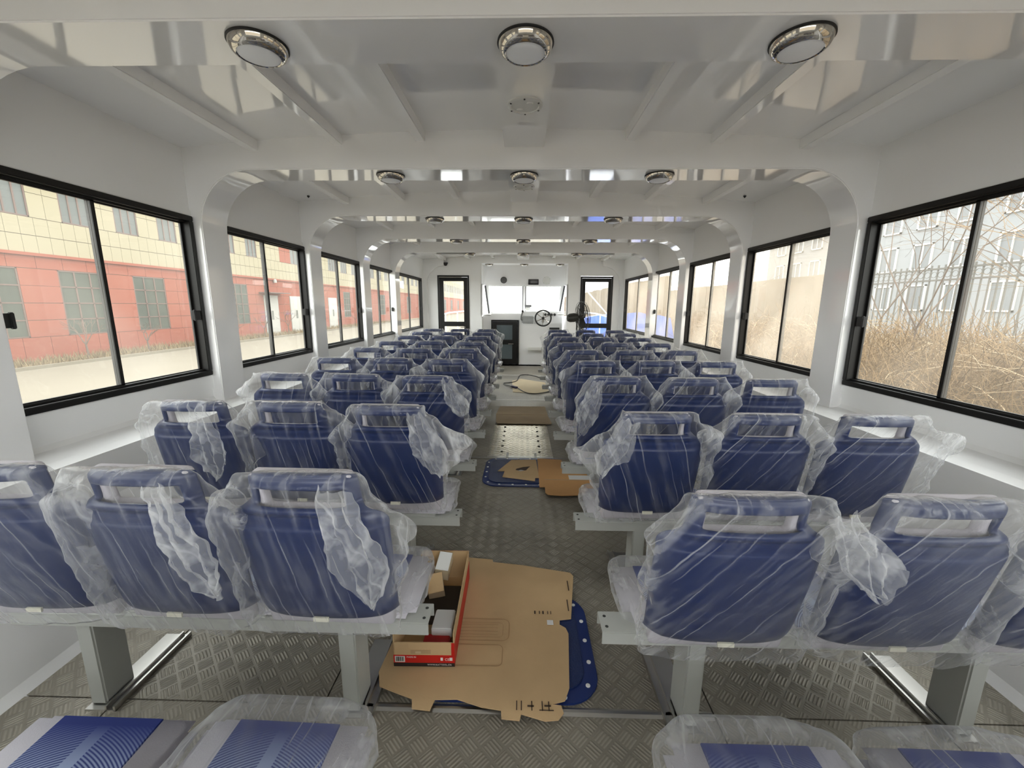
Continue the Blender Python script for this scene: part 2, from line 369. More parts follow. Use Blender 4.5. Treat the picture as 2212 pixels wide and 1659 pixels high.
# floor: separate tread plates with recessed seams
fl = MB().box(-2.0, 2.0, Y0, YW+1.2, -.06, -.012).build('floor', M_frame, loc=Z0); tag(fl, kind='structure')
ysm = [Y0, -.12, 1.323, 4.0, 6.62, 9.1, YW+.3]
for k in range(len(ysm)-1):
    for xa, xb in ((-1.97, -1.58), (-1.58, -.76), (-.76, .75), (.75, 1.57), (1.57, 1.97)):
        mb = MB().box(xa+.003, xb-.003, ysm[k]+.003, ysm[k+1]-.003, -.012, 0)
        mb.build('floor_plate', M_tread, fl)
for k in range(1, 6):
    for xa, xb in ((-.55, .55),):
        MB().prism([(ysm[k]-.018, .0), (ysm[k]+.018, .0), (ysm[k]+.006, .006), (ysm[k]-.006, .006)], -.755, .745, 'x').build('weld_seam', M_alu, fl)
# lower hull sides
for s, nm in ((-1, 'left'), (1, 'right')):
    prof = [(s*1.93, -.02), (s*2.0, .03), (s*2.24, .50), (s*2.24, .745), (s*2.30, .762), (s*2.44, .785), (s*2.46, .81), (s*2.62, .81), (s*2.62, -.05), (s*1.93, -.05)]
    if s > 0: prof = prof
    MB().prism([(x, z) for x, z in prof], Y0, YW, 'y').build(f'trim_{1 if s<0 else 2}', M_wall, smooth=False)
    bpy.data.objects[f'trim_{1 if s<0 else 2}']['kind'] = 'structure'

# windows: (y0, y1) of each bay
bays = [(1.75-2*WP+.42, 3.138-2*WP), (1.75-WP, 3.138-WP)] + [(1.75+WP*i, 3.138+WP*i) for i in range(4)] + [(1.75+WP*4+.02, 10.13)]
ZS = {-1: .985, 1: .962}; ZT = 2.163
for s, nm in ((-1, 'left'), (1, 'right')):
    mb = MB(); xa, xb = s*XW, s*(XW+.062)
    zs = ZS[s]
    mb.box(xa, xb, Y0, YW, .80, zs); mb.box(xa, xb, Y0, YW, ZT, 2.78)
    ys = [Y0] + [v for b in bays for v in b] + [YW]
    for k in range(0, len(ys), 2): mb.box(xa, xb, ys[k], ys[k+1], zs, ZT)
    tag(mb.build('wall_'+nm, M_wall), kind='structure')
    # proud lining panel under and around each window
    for b0, b1 in bays:
        p = MB().box(s*XW, s*(XW-.012), b0-.02, b1+.02, .872, zs-.004)
        p.box(s*XW, s*(XW-.012), b0-.02, b1+.02, ZT+.004, ZT+.045)
        o = p.build('trim_3', M_wall, bevel=.003); tag(o, kind='structure')
    for i, (b0, b1) in enumerate(bays):
        root = empty('window_%d' % (i*2+(1 if s < 0 else 2)), (s*XW, (b0+b1)/2, (zs+ZT)/2)); tag(root, kind='structure')
        hy = (b1-b0)/2; hz = (ZT-zs)/2; fw = .036
        fr = MB()
        x_in, x_out = -s*.028, s*.06
        fr.box(x_in, x_out, -hy, hy, -hz, -hz+fw); fr.box(x_in, x_out, -hy, hy, hz-fw, hz)
        fr.box(x_in, x_out, -hy, -hy+fw, -hz+fw, hz-fw); fr.box(x_in, x_out, hy-fw, hy, -hz+fw, hz-fw)
        # inner sliding tracks
        fr.box(s*.0, x_out, -hy+fw, hy-fw, -hz+fw, -hz+fw+.014); fr.box(s*.0, x_out, -hy+fw, hy-fw, hz-fw-.012, hz-fw)
        fr.build('window_frame', M_black, root, bevel=.004)
        for q, (ya, yb, dx) in enumerate(((-hy+fw, .012, .018), (-.012, hy-fw, .036))):
            sash = MB(); x0s, x1s = s*(dx-.006), s*(dx+.008); sw = .016
            sash.box(x0s, x1s, ya, ya+sw*(1.4 if q == 1 else 1.2), -hz+fw, hz-fw); sash.box(x0s, x1s, yb-sw*(1.4 if q == 0 else 1.2), yb, -hz+fw, hz-fw)
            sash.box(x0s, x1s, ya, yb, -hz+fw, -hz+fw+.02); sash.box(x0s, x1s, ya, yb, hz-fw-.02, hz-fw)
            so = sash.build('sash', M_black, root)
            g = M_glass if s < 0 else (M_glassR1 if i <= 2 else M_glassR)
            MB().box(s*(dx-.001), s*(dx+.002), ya+.012, yb-.012, -hz+fw+.01, hz-fw-.01).build('pane', g, root)
            yc = (-hy+fw+(.10 if (s < 0 and i == 2) else .03)) if q == 0 else (hy-fw-.02)
            sg = 1 if q == 0 else -1
            lt = MB().box(s*.004, -s*.022, yc-.018*sg, yc+.05*sg, -.16, -.09); lt.box(-s*.012, -s*.03, yc+.03*sg, yc+.05*sg, -.165, -.085)
            lt.build('latch', M_rubber, root, bevel=.004)

# roof plate, cambered
def camber(x): return 2.742 - .0185*x*x
mb = MB(); xs = [-2.6+5.2*k/24 for k in range(25)]
poly = [(x, camber(x)) for x in xs] + [(x, camber(x)+.05) for x in reversed(xs)]
ceil = mb.prism(poly, Y0, YW+.05, 'y').build('ceiling', M_white); tag(ceil, kind='structure')
# arches
arches = []
RA = .40
for i, by in enumerate(BYall):
    zb = 2.485; xi = 2.38
    inner = [(-xi, .76), (-xi, zb-RA)]
    for k in range(1, 12): a = PI-PI/2*k/12; inner.append((-xi+RA+RA*math.cos(a), zb-RA+RA*math.sin(a)))
    inner += [(-xi+RA+(2*(xi-RA))*k/16, zb) for k in range(17)]
    for k in range(1, 12): a = PI/2-PI/2*k/12; inner.append((xi-RA+RA*math.cos(a), zb-RA+RA*math.sin(a)))
    inner += [(xi, zb-RA), (xi, .76)]
    outer = []
    for (x, z) in inner:
        if abs(x) >= xi-1e-6: outer.append((math.copysign(2.50, x), z))
        else: outer.append((x*1.0 if abs(x) < xi-RA+1e-6 else math.copysign(xi-RA+(abs(x)-(xi-RA))*1.45, x), camber(x)+.02))
    outer[0] = (-2.50, .76); outer[-1] = (2.50, .76)
    # strip quads between inner and outer, both faces + inner skin
    mb = MB(); n = len(inner)
    for k in range(n-1):
        a, b, c, d = inner[k], inner[k+1], outer[k+1], outer[k]
        mb.quad((a[0], by, a[1]), (b[0], by, b[1]), (c[0], by, c[1]), (d[0], by, d[1]))
        mb.quad((a[0], by+BYW, a[1]), (b[0], by+BYW, b[1]), (c[0], by+BYW, c[1]), (d[0], by+BYW, d[1]))
        mb.quad((a[0], by, a[1]), (b[0], by, b[1]), (b[0], by+BYW, b[1]), (a[0], by+BYW, a[1]))
        mb.quad((d[0], by, d[1]), (c[0], by, c[1]), (c[0], by+BYW, c[1]), (d[0], by+BYW, d[1]))
    for k in (0, n-1):
        a, d = inner[k], outer[k]; mb.quad((a[0], by, a[1]), (d[0], by, d[1]), (d[0], by+BYW, d[1]), (a[0], by+BYW, a[1]))
    me = mb.mesh('x', M_white)
    bm = bmesh.new(); bm.from_mesh(me); bmesh.ops.remove_doubles(bm, verts=bm.verts, dist=1e-4); bmesh.ops.recalc_face_normals(bm, faces=bm.faces)
    ed = [e for e in bm.edges if len(e.link_faces) == 2 and e.calc_face_angle(0) > 1.2 and max(v.co.z for v in e.verts) <= zb+.001]
    bmesh.ops.bevel(bm, geom=ed, offset=.006, segments=2, affect='EDGES', clamp_overlap=True)
    bm.to_mesh(me); bm.free(); me.polygons.foreach_set('use_smooth', [True]*len(me.polygons)); me.set_sharp_from_angle(angle=math.radians(35))
    o = bpy.data.objects.new('trim_%d' % (20+i), me); C.objects.link(o); tag(o, kind='structure'); arches.append(o)
# stringers and centre duct in each roof bay
ends = sorted(BYall)
segs = [(ends[k]+BYW-.01, ends[k+1]+.01) for k in range(len(ends)-1)] + [(ends[-1]+BYW-.01, YW)]
for ya, yb in segs:
    for x in (-1.90, -1.29, -.70, .70, 1.29, 1.90):
        sg = 1 if x > 0 else -1
        z = camber(x)
        st = MB().box(x-.035*0-sg*.0, x+sg*.07, ya, yb, z-.066, z+.01)
        st.build('stringer', M_white, ceil, bevel=.004)
    dk = MB().box(-.14, .14, ya, yb, 2.628, 2.76)
    dk.build('cable_duct', M_white, ceil, bevel=.004)
# unseen rear bulkhead: opening sized for fill daylight, low part added to darken the floor
tag(MB().box(-2.6, -1.7, Y0-.1, Y0, -.05, 2.8).box(1.7, 2.6, Y0-.1, Y0, -.05, 2.8).box(-1.7, 1.7, Y0-.1, Y0, 2.35, 2.8).box(-1.7, 1.7, Y0-.1, Y0, -.05, 1.15).build('wall_back', M_wall), kind='structure')

# front bulkhead with alcove
AX0, AX1, AZT = -1.03, 1.11, 2.555
dL = (-2.13, -1.34); dR = (1.43, 2.225); dZ = 2.262
mb = MB(); T = .06
for x0, x1, z0, z1 in ((-2.6, dL[0], -.05, 2.8), (dL[1], AX0, -.05, 2.8), (AX1, dR[0], -.05, 2.8), (dR[1], 2.6, -.05, 2.8),
                       (dL[0], dL[1], dZ, 2.8), (dR[0], dR[1], dZ, 2.8), (AX0, AX1, AZT, 2.8), (dL[0], dL[1], -.05, .02), (dR[0], dR[1], -.05, .02)):
    mb.box(x0, x1, YW, YW+T, z0, z1)
tag(mb.build('wall_front', M_wall), kind='structure')
# rounded inside corner posts of the front bulkhead
for s in (-1, 1):
    pts = [(s*2.46, .76), (s*2.46, 2.75), (s*1.95, 2.75)]
    for k in range(0, 9): a = PI/2*k/8; pts.append((s*(1.95+.43*math.sin(a)), 2.06+.43*math.cos(a)))
    pts.append((s*2.38, .76))
    pp = pts if s > 0 else pts[::-1]
    tag(MB().prism(pp, YW-.09, YW, 'y').build('trim_%d' % (30+(s > 0)), M_wall, smooth=True), kind='structure')
# alcove box
al = MB()
al.box(AX0-.05, AX0, YW+T, 11.75, AZT-.50, AZT+.05); al.box(AX1, AX1+.05, YW+T, 11.75, AZT-.50, AZT+.05)
al.box(AX0-.05, AX0, YW+T, 11.75, 0, 1.26); al.box(AX1, AX1+.05, YW+T, 11.75, 0, 1.26)
al.box(AX0-.05, AX1+.05, YW+T, 11.15, AZT, AZT+.05)
tag(al.build('trim_40', M_wall), kind='structure')
# header panel above windscreen
hd = MB().prism([(10.93, AZT), (11.06, 2.06), (11.12, 2.06), (11.0, AZT)], AX0, AX1, 'x')
tag(hd.build('trim_41', M_white), kind='structure')
# bulkhead behind door + door unit
bk = MB(); YC = 10.80
for x0, x1, z0, z1 in ((AX0, -.815, 0, 1.25), (-.09, -.02, 0, 1.25), (-.815, -.09, 1.17, 1.25)):
    bk.box(x0, x1, YC, YC+.05, z0, z1)
bk.box(AX0, .0, YC-.01, 11.62, 1.245, 1.325)
tag(bk.build('trim_42', M_white, bevel=.004), kind='structure')

# windscreen: two panes raked outwards, white frame, black gaskets
ws = empty('window_20', (.04, 11.3, 1.7)); tag(ws, kind='structure')
wt, wb = (11.06, 2.06), (11.52, 1.335)
def wsp(u, v, off=0):      # u = x, v in 0..1 top to bottom
    return Vector((u, wt[0]+(wb[0]-wt[0])*v+off, wt[1]+(wb[1]-wt[1])*v)) - Vector((.04, 11.3, 1.7))
def wstrip(mb, u0, u1, v0, v1, th=.03, u0b=None, u1b=None):
    u0b = u0 if u0b is None else u0b; u1b = u1 if u1b is None else u1b
    a, b, c, d = wsp(u0, v0), wsp(u1, v0), wsp(u1b, v1), wsp(u0b, v1)
    n = Vector((0, .84, .53))*th; i = len(mb.v)
    mb.v += [tuple(q) for q in (a, b, c, d, a+n, b+n, c+n, d+n)]
    mb.f += [tuple(i+k for k in q) for q in ((0,3,2,1),(4,5,6,7),(0,1,5,4),(1,2,6,5),(2,3,7,6),(3,0,4,7))]
wl, wr, wlb, wrb = -.93, 1.03, -.87, .955
m_ = MB(); wstrip(m_, wl-.06, wl+.03, 0, 1, .04, wlb-.06, wlb+.03); wstrip(m_, wr-.03, wr+.06, 0, 1, .04, wrb-.03, wrb+.06)
wstrip(m_, wl, wr, 0, .05, .04); wstrip(m_, wlb, wrb, .97, 1.05, .04); wstrip(m_, .012, .068, 0, 1, .05)
m_.build('window_frame', M_white, ws)
for x0, x1 in ((-.012, .012), (.068, .092)):
    g_ = MB(); wstrip(g_, x0, x1, .04, .97, .02); g_.build('gasket', M_gasket, ws)
for x0, x1, x0b, x1b in ((wl+.03, -.01, wlb+.03, -.01), (.09, wr-.03, .09, wrb-.03)):
    g_ = MB(); wstrip(g_, x0, x1, .05, .97, .005, x0b, x1b); g_.build('pane', M_glass, ws)
# side quarter lights of the alcove
for s in (-1, 1):
    X = AX0+.005 if s < 0 else AX1-.005
    q = empty('window_%d' % (21 if s < 0 else 22), (X, 10.8, 1.7)); tag(q, kind='structure')
    xe = (wl-.06 if s < 0 else wr+.06); xeb = (wlb-.06 if s < 0 else wrb+.06)
    mm = MB(); mm.v = [(0, -.27, .34), (0, -.27, -.38), (xeb-X, .72, -.38), (xe-X, .26, .34)]; mm.v += [(x-s*.004, y, z) for x, y, z in mm.v]
    mm.f = [(0, 1, 2, 3), (4, 7, 6, 5), (0, 4, 5, 1), (1, 5, 6, 2), (2, 6, 7, 3), (3, 7, 4, 0)]
    mm.build('pane', M_glass, q)
    MB().tube([(xe-X, .25, .34), (xeb-X, .69, -.37)], .022, 6).build('gasket', M_gasket, q)
    mm = MB().box(-.02, .02, -.30, -.26, -.42, .36)
    mm.build('window_frame', M_white, q)

# ------------------------------------------------------------------ doors
def glazed_door(name, x0, x1, z1, y, openings, knobs, kx, lever, gl, label):
    root = empty(name, ((x0+x1)/2, y, 0)); tag(root, kind='structure')
    w2 = (x1-x0)/2
    fr = MB(); 
    fr.box(-w2, -w2+.035, -.02, .05, 0, z1); fr.box(w2-.035, w2, -.02, .05, 0, z1); fr.box(-w2+.035, w2-.035, -.02, .05, z1-.04, z1)
    fr.build('door_frame', M_black, root, bevel=.003)
    lf = MB(); ox0, ox1 = openings[0][0]-(x0+x1)/2, openings[0][1]-(x0+x1)/2
    lf.box(-w2+.04, ox0, -.012, .035, .01, z1-.045); lf.box(ox1, w2-.04, -.012, .035, .01, z1-.045)
    zz = [.01] + [v for o in sorted(openings, key=lambda o: o[2]) for v in o[2:4]] + [z1-.045]
    for k in range(0, len(zz), 2): lf.box(ox0, ox1, -.012, .035, zz[k], zz[k+1])
    leaf = lf.build('door_leaf', M_black, root)
    for o in openings:
        MB().box(ox0-.005, ox1+.005, .008, .014, o[2]-.005, o[3]+.005).build('pane', gl, leaf)
    for kz in knobs:
        MB().lathe([(.0, -.05), (.018, -.05), (.036, -.04), (.04, -.025), (.036, -.012)], 20, Matrix.Translation((kx-(x0+x1)/2, 0, kz)) @ Matrix.Rotation(-PI/2, 4, 'X') @ Matrix.Scale(-1, 4, (0, 0, 1)) @ Matrix.Identity(4), False, True).build('door_lock', M_knobm, leaf, smooth=True)
    lx = kx-(x0+x1)/2; lz = knobs[-1]
    MB().tube([(lx, -.03, lz), (lx, -.06, lz), (lx-lever*.03, -.065, lz), (lx-lever*.13, -.06, lz-.002)], .011, 8).build('door_handle', M_knobm, leaf, smooth=True)
    return root
glazed_door('door_1', dL[0], dL[1], dZ, YW, [(-1.98, -1.475, 1.125, 2.122), (-1.98, -1.475, .3, 1.006)], [1.137, .985], -1.435, 1, M_glass, '')
glazed_door('door_2', dR[0], dR[1], dZ-.01, YW, [(1.55, 2.115, 1.105, 2.118), (1.55, 2.115, .3, .99)], [1.12, .97], 1.49, -1, M_glass, '')
glazed_door('door_3', -.81, -.095, 1.165, YC-.02, [(-.67, -.26, .655, 1.035), (-.67, -.26, .15, .53)], [.675, .55], -.235, 1, mat('smoked_door_glass', srgb(88, 98, 102), .12), '')
# dark lobby behind the low door
tag(MB().box(-.85, -.05, 11.6, 11.65, 0, 1.2).box(-.9, -.85, YC+.1, 11.65, 0, 1.2).box(-.05, 0, YC+.1, 11.65, 0, 1.2).box(-.9, 0, YC+.1, 11.65, -.02, .0).build('trim_43', M_wall), kind='structure')

# ================================================================== HELM
con = empty('helm_console', (.51, YC, 0)); tag(con, 'white moulded helm console beside the low black door', 'console')
pr = [(-.0, 0), (.92, 0), (.92, 1.20), (.62, 1.395), (.02, 1.385), (.0, 1.36)]
cb = MB().prism([(.0, 0), (.0, 1.10), (.012, 1.12), (.12, 1.385), (.14, 1.395), (.6, 1.395), (.6, 0)], -.53, .52, 'x')
cb.build('console_body', M_white, con, bevel=.01)
MB().box(-.52, .50, -.012, 0, .82, 1.09).build('front_panel', M_white, con, bevel=.004)
for k, xx in enumerate((.595, .675, .755, .835)):
    y = .068; mt = Matrix.Translation((xx-.51, .075, 1.305)) @ Matrix.Rotation(PI/2-.39, 4, 'X')
    MB().lathe([(.034, 0), (.034, .012), (.028, .016), (.0, .016)], 20, mt).build('gauge', M_grille, con, smooth=True)
    MB().lathe([(.037, -.002), (.037, .008), (.033, .010)], 20, mt, True, False).build('gauge_rim', M_chrome, con, smooth=True)
sw = empty('steering_wheel', (.525, 10.60, 1.225)); tag(sw, 'black rimmed six spoke steering wheel on the helm console', 'steering wheel')
sw.rotation_euler = (-.25, 0, 0)
RW = .2
MB().tube([(RW*math.cos(2*PI*k/40), 0, RW*math.sin(2*PI*k/40)) for k in range(40)], .019, 8, True).build('wheel_rim', M_rubber, sw, smooth=True)
for k in range(6):
    a = PI*k/3+.45; MB().tube([(.03*math.cos(a), .03, .03*math.sin(a)), (.1*math.cos(a), .025, .1*math.sin(a)), (RW*math.cos(a), 0, RW*math.sin(a))], .009, 6).build('spoke', M_chrome, sw, smooth=True)
MB().lathe([(.0, -.03), (.03, -.025), (.036, 0), (.036, .03)], 20, Matrix.Rotation(-PI/2, 4, 'X')).build('hub', M_rubber, sw, smooth=True)
MB().tube([(0, .03, 0), (0, .2, -.05)], .035, 12).build('wheel_shaft', M_chrome, sw, smooth=True)
mon = empty('bagged_display', (.13, YC-.03, 1.18)); tag(mon, 'grey instrument box wrapped in plastic left of the steering wheel', 'instrument')
MB().box(-.13, .15, -.05, .02, -.095, .09).build('housing', mat('grey_housing', (.33, .34, .33), .5), mon, bevel=.012)
MB().box(-.145, .17, -.065, .01, -.11, .105).build('wrap', FILMW, mon, bevel=.03)
ph = MB().tube([(0, 0, .12), (-.005, -.02, .09), (-.03, -.03, .0), (-.035, -.025, -.08), (-.01, -.005, -.11)], .02, 8)
tag(ph.build('radio_handset', mat('grey_handset', (.2, .2, .2), .4), loc=(-.0, YC-.06, 1.27), smooth=True), 'grey radio handset hanging at the left edge of the helm console', 'handset')
hs = MB().lathe([(.026, -.03), (.03, 0), (.024, .03)], 12, Matrix.Translation((0, 0, .115))).build('earpiece', M_rubber, bpy.data.objects['radio_handset'], smooth=True)
cp = empty('compass', (.15, 11.33, 1.47)); tag(cp, 'small grey compass on a white base at the foot of the windscreen', 'compass')
MB().box(-.09, .09, -.05, .05, .02, .09).build('compass_body', mat('compass_grey', (.16, .16, .16), .4), cp, bevel=.01)
MB().lathe([(.07, -.07), (.08, -.05), (.075, -.01), (.05, .02)], 20).build('compass_base', M_gwhite, cp, smooth=True)
tag(MB().box(-.13, .13, -.02, .02, -.05, .05).box(-.11, .11, -.026, -.02, -.01, .015).build('switch_panel', M_grille, loc=(.83, YC-.03, .93), bevel=.004), 'black switch panel on the helm console front below the gauges', 'switch panel')
fs = MB().box(-.21, .21, -.28, 0, -.03, .0).box(-.21, .21, -.29, -.27, -.03, .05).box(-.21, .21, -.02, 0, -.12, .0)
tag(fs.build('foot_rest', M_gwhite, loc=(.36, YC, .44), bevel=.006), 'white foot rest shelf on the helm console below the wheel', 'foot rest')
# header fittings
def yhead(z): return 10.93+(AZT-z)/(AZT-2.06)*.13
hm = Matrix.Rotation(PI/2+.26, 4, 'X')
sp = empty('speaker', (-.50, yhead(2.185)-.004, 2.185)); tag(sp, 'round dark grey speaker in the panel above the windscreen', 'speaker')
MB().lathe([(.085, 0), (.085, .012), (.075, .018)], 28, hm, True, False).build('speaker_rim', M_grille, sp, smooth=True)
MB().lathe([(.075, .016), (.04, .006), (.0, .012)], 28, hm, False, False).build('speaker_cone', mat('speaker_grey', (.1, .1, .1), .5), sp, smooth=True)
rd = empty('radio', (.275, yhead(2.14)-.01, 2.14)); tag(rd, 'black rectangular radio in the panel above the windscreen', 'radio')
MB().box(-.135, .135, -.015, .03, -.07, .07).build('radio_face', M_pblack, rd, bevel=.006)
MB().box(-.08, .11, -.019, -.015, -.03, .04).build('radio_display', mat('radio_screen', (.06, .055, .05), .2), rd)
ic = empty('inspection_cap', (.62, yhead(2.175)-.004, 2.175)); tag(ic, 'round white screwed cap right of the radio above the windscreen', 'cap')
MB().lathe([(.105, 0), (.105, .008), (.09, .014), (.085, .008), (.0, .01)], 32, hm).build('cap_plate', M_gwhite, ic, smooth=True)
for a in (.6, 2.2, 3.8, 5.4):
    mt = Matrix.Translation(hm @ Vector((.096*math.cos(a), .096*math.sin(a), .01))) @ hm; MB().lathe([(.006, 0), (.006, .004)], 8, mt).build('screw', M_grille, ic)
# white rests at each end of the sill
for s, lab in ((-1, 'rounded white pad at the left end of the windscreen sill'), (1, 'rounded white pad at the right end of the windscreen sill beside the gauges')):
    bx = MB().lathe([(.0, -.02), (.07, -.018), (.10, 0), (.07, .018), (.0, .022)], 20, Matrix.Scale(1.0, 4) @ Matrix.Diagonal((1.1, .7, 1, 1)))
    tag(bx.build('sill_pad', M_gwhite, loc=((AX0+.12) if s < 0 else (AX1-.12), 10.72, 1.30 if s < 0 else 1.32), smooth=True), lab, 'pad')
# dome camera
dc = empty('dome_camera', (-1.91, 10.44, 2.555)); tag(dc, 'small black dome camera high on the front wall above the left door', 'camera')
MB().lathe([(.05, 0), (.05, -.02), (.045, -.04), (.03, -.065), (.0, -.075)], 24).build('dome', M_pblack, dc, smooth=True)
MB().box(-.05, .05, 0, .06, -.015, .01).build('bracket', M_pblack, dc)

# ================================================================== CEILING LIGHTS
def make_light():
    r = empty('ceiling_light')
    MB().lathe([(.1035, 0), (.1045, -.006), (.101, -.008)], 48).build('gasket', M_rubber, r, smooth=True)
    MB().lathe([(.1005, -.005), (.098, -.018), (.091, -.031), (.081, -.039), (.075, -.041), (.072, -.039)], 48, None, False, False).build('chrome_bezel', M_chrome, r, smooth=True)
    MB().lathe([(.072, -.038), (.06, -.042), (.03, -.044), (.0, -.045)], 48, None, False, False).build('diffuser', M_diff, r, smooth=True)
    return r
ordn = ['nearest', 'second', 'third', 'fourth', 'fifth']
L0 = make_light(); first = True
for i, by in enumerate(BY):
    for j, x in enumerate((-.995, 0.0, .995)):
        o = L0 if first else copy_tree(L0); first = False
        o.location = (x, by+.135, 2.4845)
        tag(o, 'round chrome ceiling light under the %s roof arch, %s' % (ordn[i], ('left one', 'centre one', 'right one')[j]), 'ceiling light', 'round lights under the roof arches')
for j, x in enumerate((-.853, .03, .925)):
    o = copy_tree(L0); o.location = (x, 10.70, AZT-.001)
    tag(o, 'small round chrome ceiling light in the helm alcove ceiling, %s' % ('left one', 'centre one', 'right one')[j], 'ceiling light', 'round lights in the helm alcove')
# inspection caps on the duct
def make_cap():
    r = empty('inspection_cap')
    MB().lathe([(.098, 0), (.098, -.008), (.088, -.014), (.078, -.014), (.074, -.009), (.0, -.009)], 40).build('cap_ring', M_gwhite, r, smooth=True)
    for k in range(6):
        a = PI/3*k+.5; MB().lathe([(.005, -.012), (.005, -.016), (0.001, -.016)], 8, Matrix.Translation((.087*math.cos(a), .087*math.sin(a), 0))).build('screw', M_grille, r)
    for a in (2.3, 5.5): MB().lathe([(.016, -.008), (.014, -.014), (.0, -.015)], 14, Matrix.Translation((.04*math.cos(a), .05*math.sin(a), 0)) @ Matrix.Diagonal((1.3, .7, 1, 1))).build('finger_recess', M_gwhite, r, smooth=True)
    return r
cap = make_cap()
for k, (y, lab) in enumerate(((2.525, 'round white inspection cap on the roof duct between the two nearest arches'), (4.12, 'round white inspection cap on the roof duct behind the second arch'))):
    o = cap if k == 0 else copy_tree(cap); o.location = (0, y, 2.629); tag(o, lab, 'inspection cap', 'caps on the roof duct')
for s in (-1, 1):
    tag(MB().lathe([(.014, 0), (.014, -.006), (.004, -.02), (0, -.02)], 12).build('cable_stub', M_rubber, loc=(s*2.25, 4.53, camber(2.25)-.001)), 'small black cable stub at the %s ceiling corner before the third arch' % ('left' if s < 0 else 'right'), 'cable stub')

# ================================================================== SEATS
def shell_mesh():
    S = [-1, -.985, -.93, -.86, -.79, -.76, -.55, -.3, 0, .3, .55, .76, .79, .86, .93, .985, 1]
    ZZ = [.577, .581, .589, .61, .65, .72, .80, .87, .912, .920, .928, .942, .955, .965, .978, .985, .992, 1.002, 1.005, 1.045, 1.048, 1.060, 1.078, 1.088, 1.093, 1.096]
    def half(z):
        if z < .94: return .226 + .008*min(1, (z-.56)/.25)
        if z > 1.01: return .162 - .008*max(0, (z-1.07)/.026)
        t = (z-.94)/(.07); return .234 + (.162-.234)*(t*t*(3-2*t))
    def yy(s, z):
        y = -.135 - (z-.475)*.19
        if z < .60: y += (.60-z)*.5
        if z > .922: y += .007
        if z > .97 and z < .995: y -= .016
        y -= .014*(1-s*s) if z < .96 else .008*(1-s*s)
        y += .045*abs(s)**6
        if z > 1.085: y += .012
        return y
    bm = bmesh.new(); g = []
    for z in ZZ:
        row = []
        for s in S:
            h = half(z); zz = z
            if z >= 1.085: zz = z - (.014*abs(s)**10)
            if z < .595: zz = z + .012*abs(s)**10
            row.append(bm.verts.new((s*h, yy(s, z), zz)))
        g.append(row)
    for i in range(len(ZZ)-1):
        for j in range(len(S)-1):
            if 1.0015 < ZZ[i] < 1.047 and S[j] >= -.791 and S[j+1] <= .791: continue
            bm.faces.new((g[i][j], g[i][j+1], g[i+1][j+1], g[i+1][j]))
    me = bpy.data.meshes.new('back_shell'); bm.to_mesh(me); bm.free()
    return me
def seat_proto():
    root = empty('passenger_seat')
    o = inst('back_shell', shell_mesh(), root); o.data.materials.append(M_navy)
    md = o.modifiers.new('s', 'SOLIDIFY'); md.thickness = .018; md.offset = -1
    md = o.modifiers.new('b', 'SUBSURF'); md.levels = 1; md.render_levels = 1
    bake(o); o.data.polygons.foreach_set('use_smooth', [True]*len(o.data.polygons))
    # backrest pad: in front of the shell
    bm = bmesh.new(); S = [-1, -.78, -.4, 0, .4, .78, 1]; ZZ = [.52, .55, .7, .9, .95, .975, 1.052, 1.075, 1.090]; g = []
    for z in ZZ:
        h = .205 if z < .91 else (.188 if z < .96 else .146)
        if z > 1.085: h -= .006
        g.append([bm.verts.new((s*h, -.135-(z-.475)*.19+.03, z)) for s in S])
    for i in range(len(ZZ)-1):
        for j in range(6):
            if abs(ZZ[i]-.975) < 1e-6 and 1 <= j <= 4: continue
            bm.faces.new((g[i][j], g[i][j+1], g[i+1][j+1], g[i+1][j]))
    me = bpy.data.meshes.new('backrest_pad'); bm.to_mesh(me); bm.free(); me.materials.append(M_pad)
    p = inst('backrest_pad', me, root); md = p.modifiers.new('s', 'SOLIDIFY'); md.thickness = .04; md.offset = -1
    md = p.modifiers.new('v', 'BEVEL'); md.width = .012; md.segments = 3
    bake(p); p.data.polygons.foreach_set('use_smooth', [True]*len(p.data.polygons)); p.data.set_sharp_from_angle(angle=math.radians(50))
    # check the side: pad must sit in front (+y) of the shell
    # cushion
    cu = MB().box(-.228, .228, .02, .375, .40, .462).build('seat_cushion', M_pad, root, bevel=.03)
    cu.data.polygons.foreach_set('use_smooth', [True]*len(cu.data.polygons))
    pn = MB().box(-.135, .135, .04, .352, .46, .4655).build('seat_panel', M_panel, root, bevel=.002)
    tag(pn, 'blue patterned fabric centre panel')
    MB().box(-.19, .19, .11, .33, .375, .402).build('seat_pan', M_navy, root, bevel=.008)
    MB().box(-.15, .15, .01, .09, .413, .43).build('mounting_bracket', M_frame, root)
    tg = MB().box(-.024, .024, -.179, -.173, .584, .598).build('paper_tag', M_tag, root)
    return root
SEAT = seat_proto()

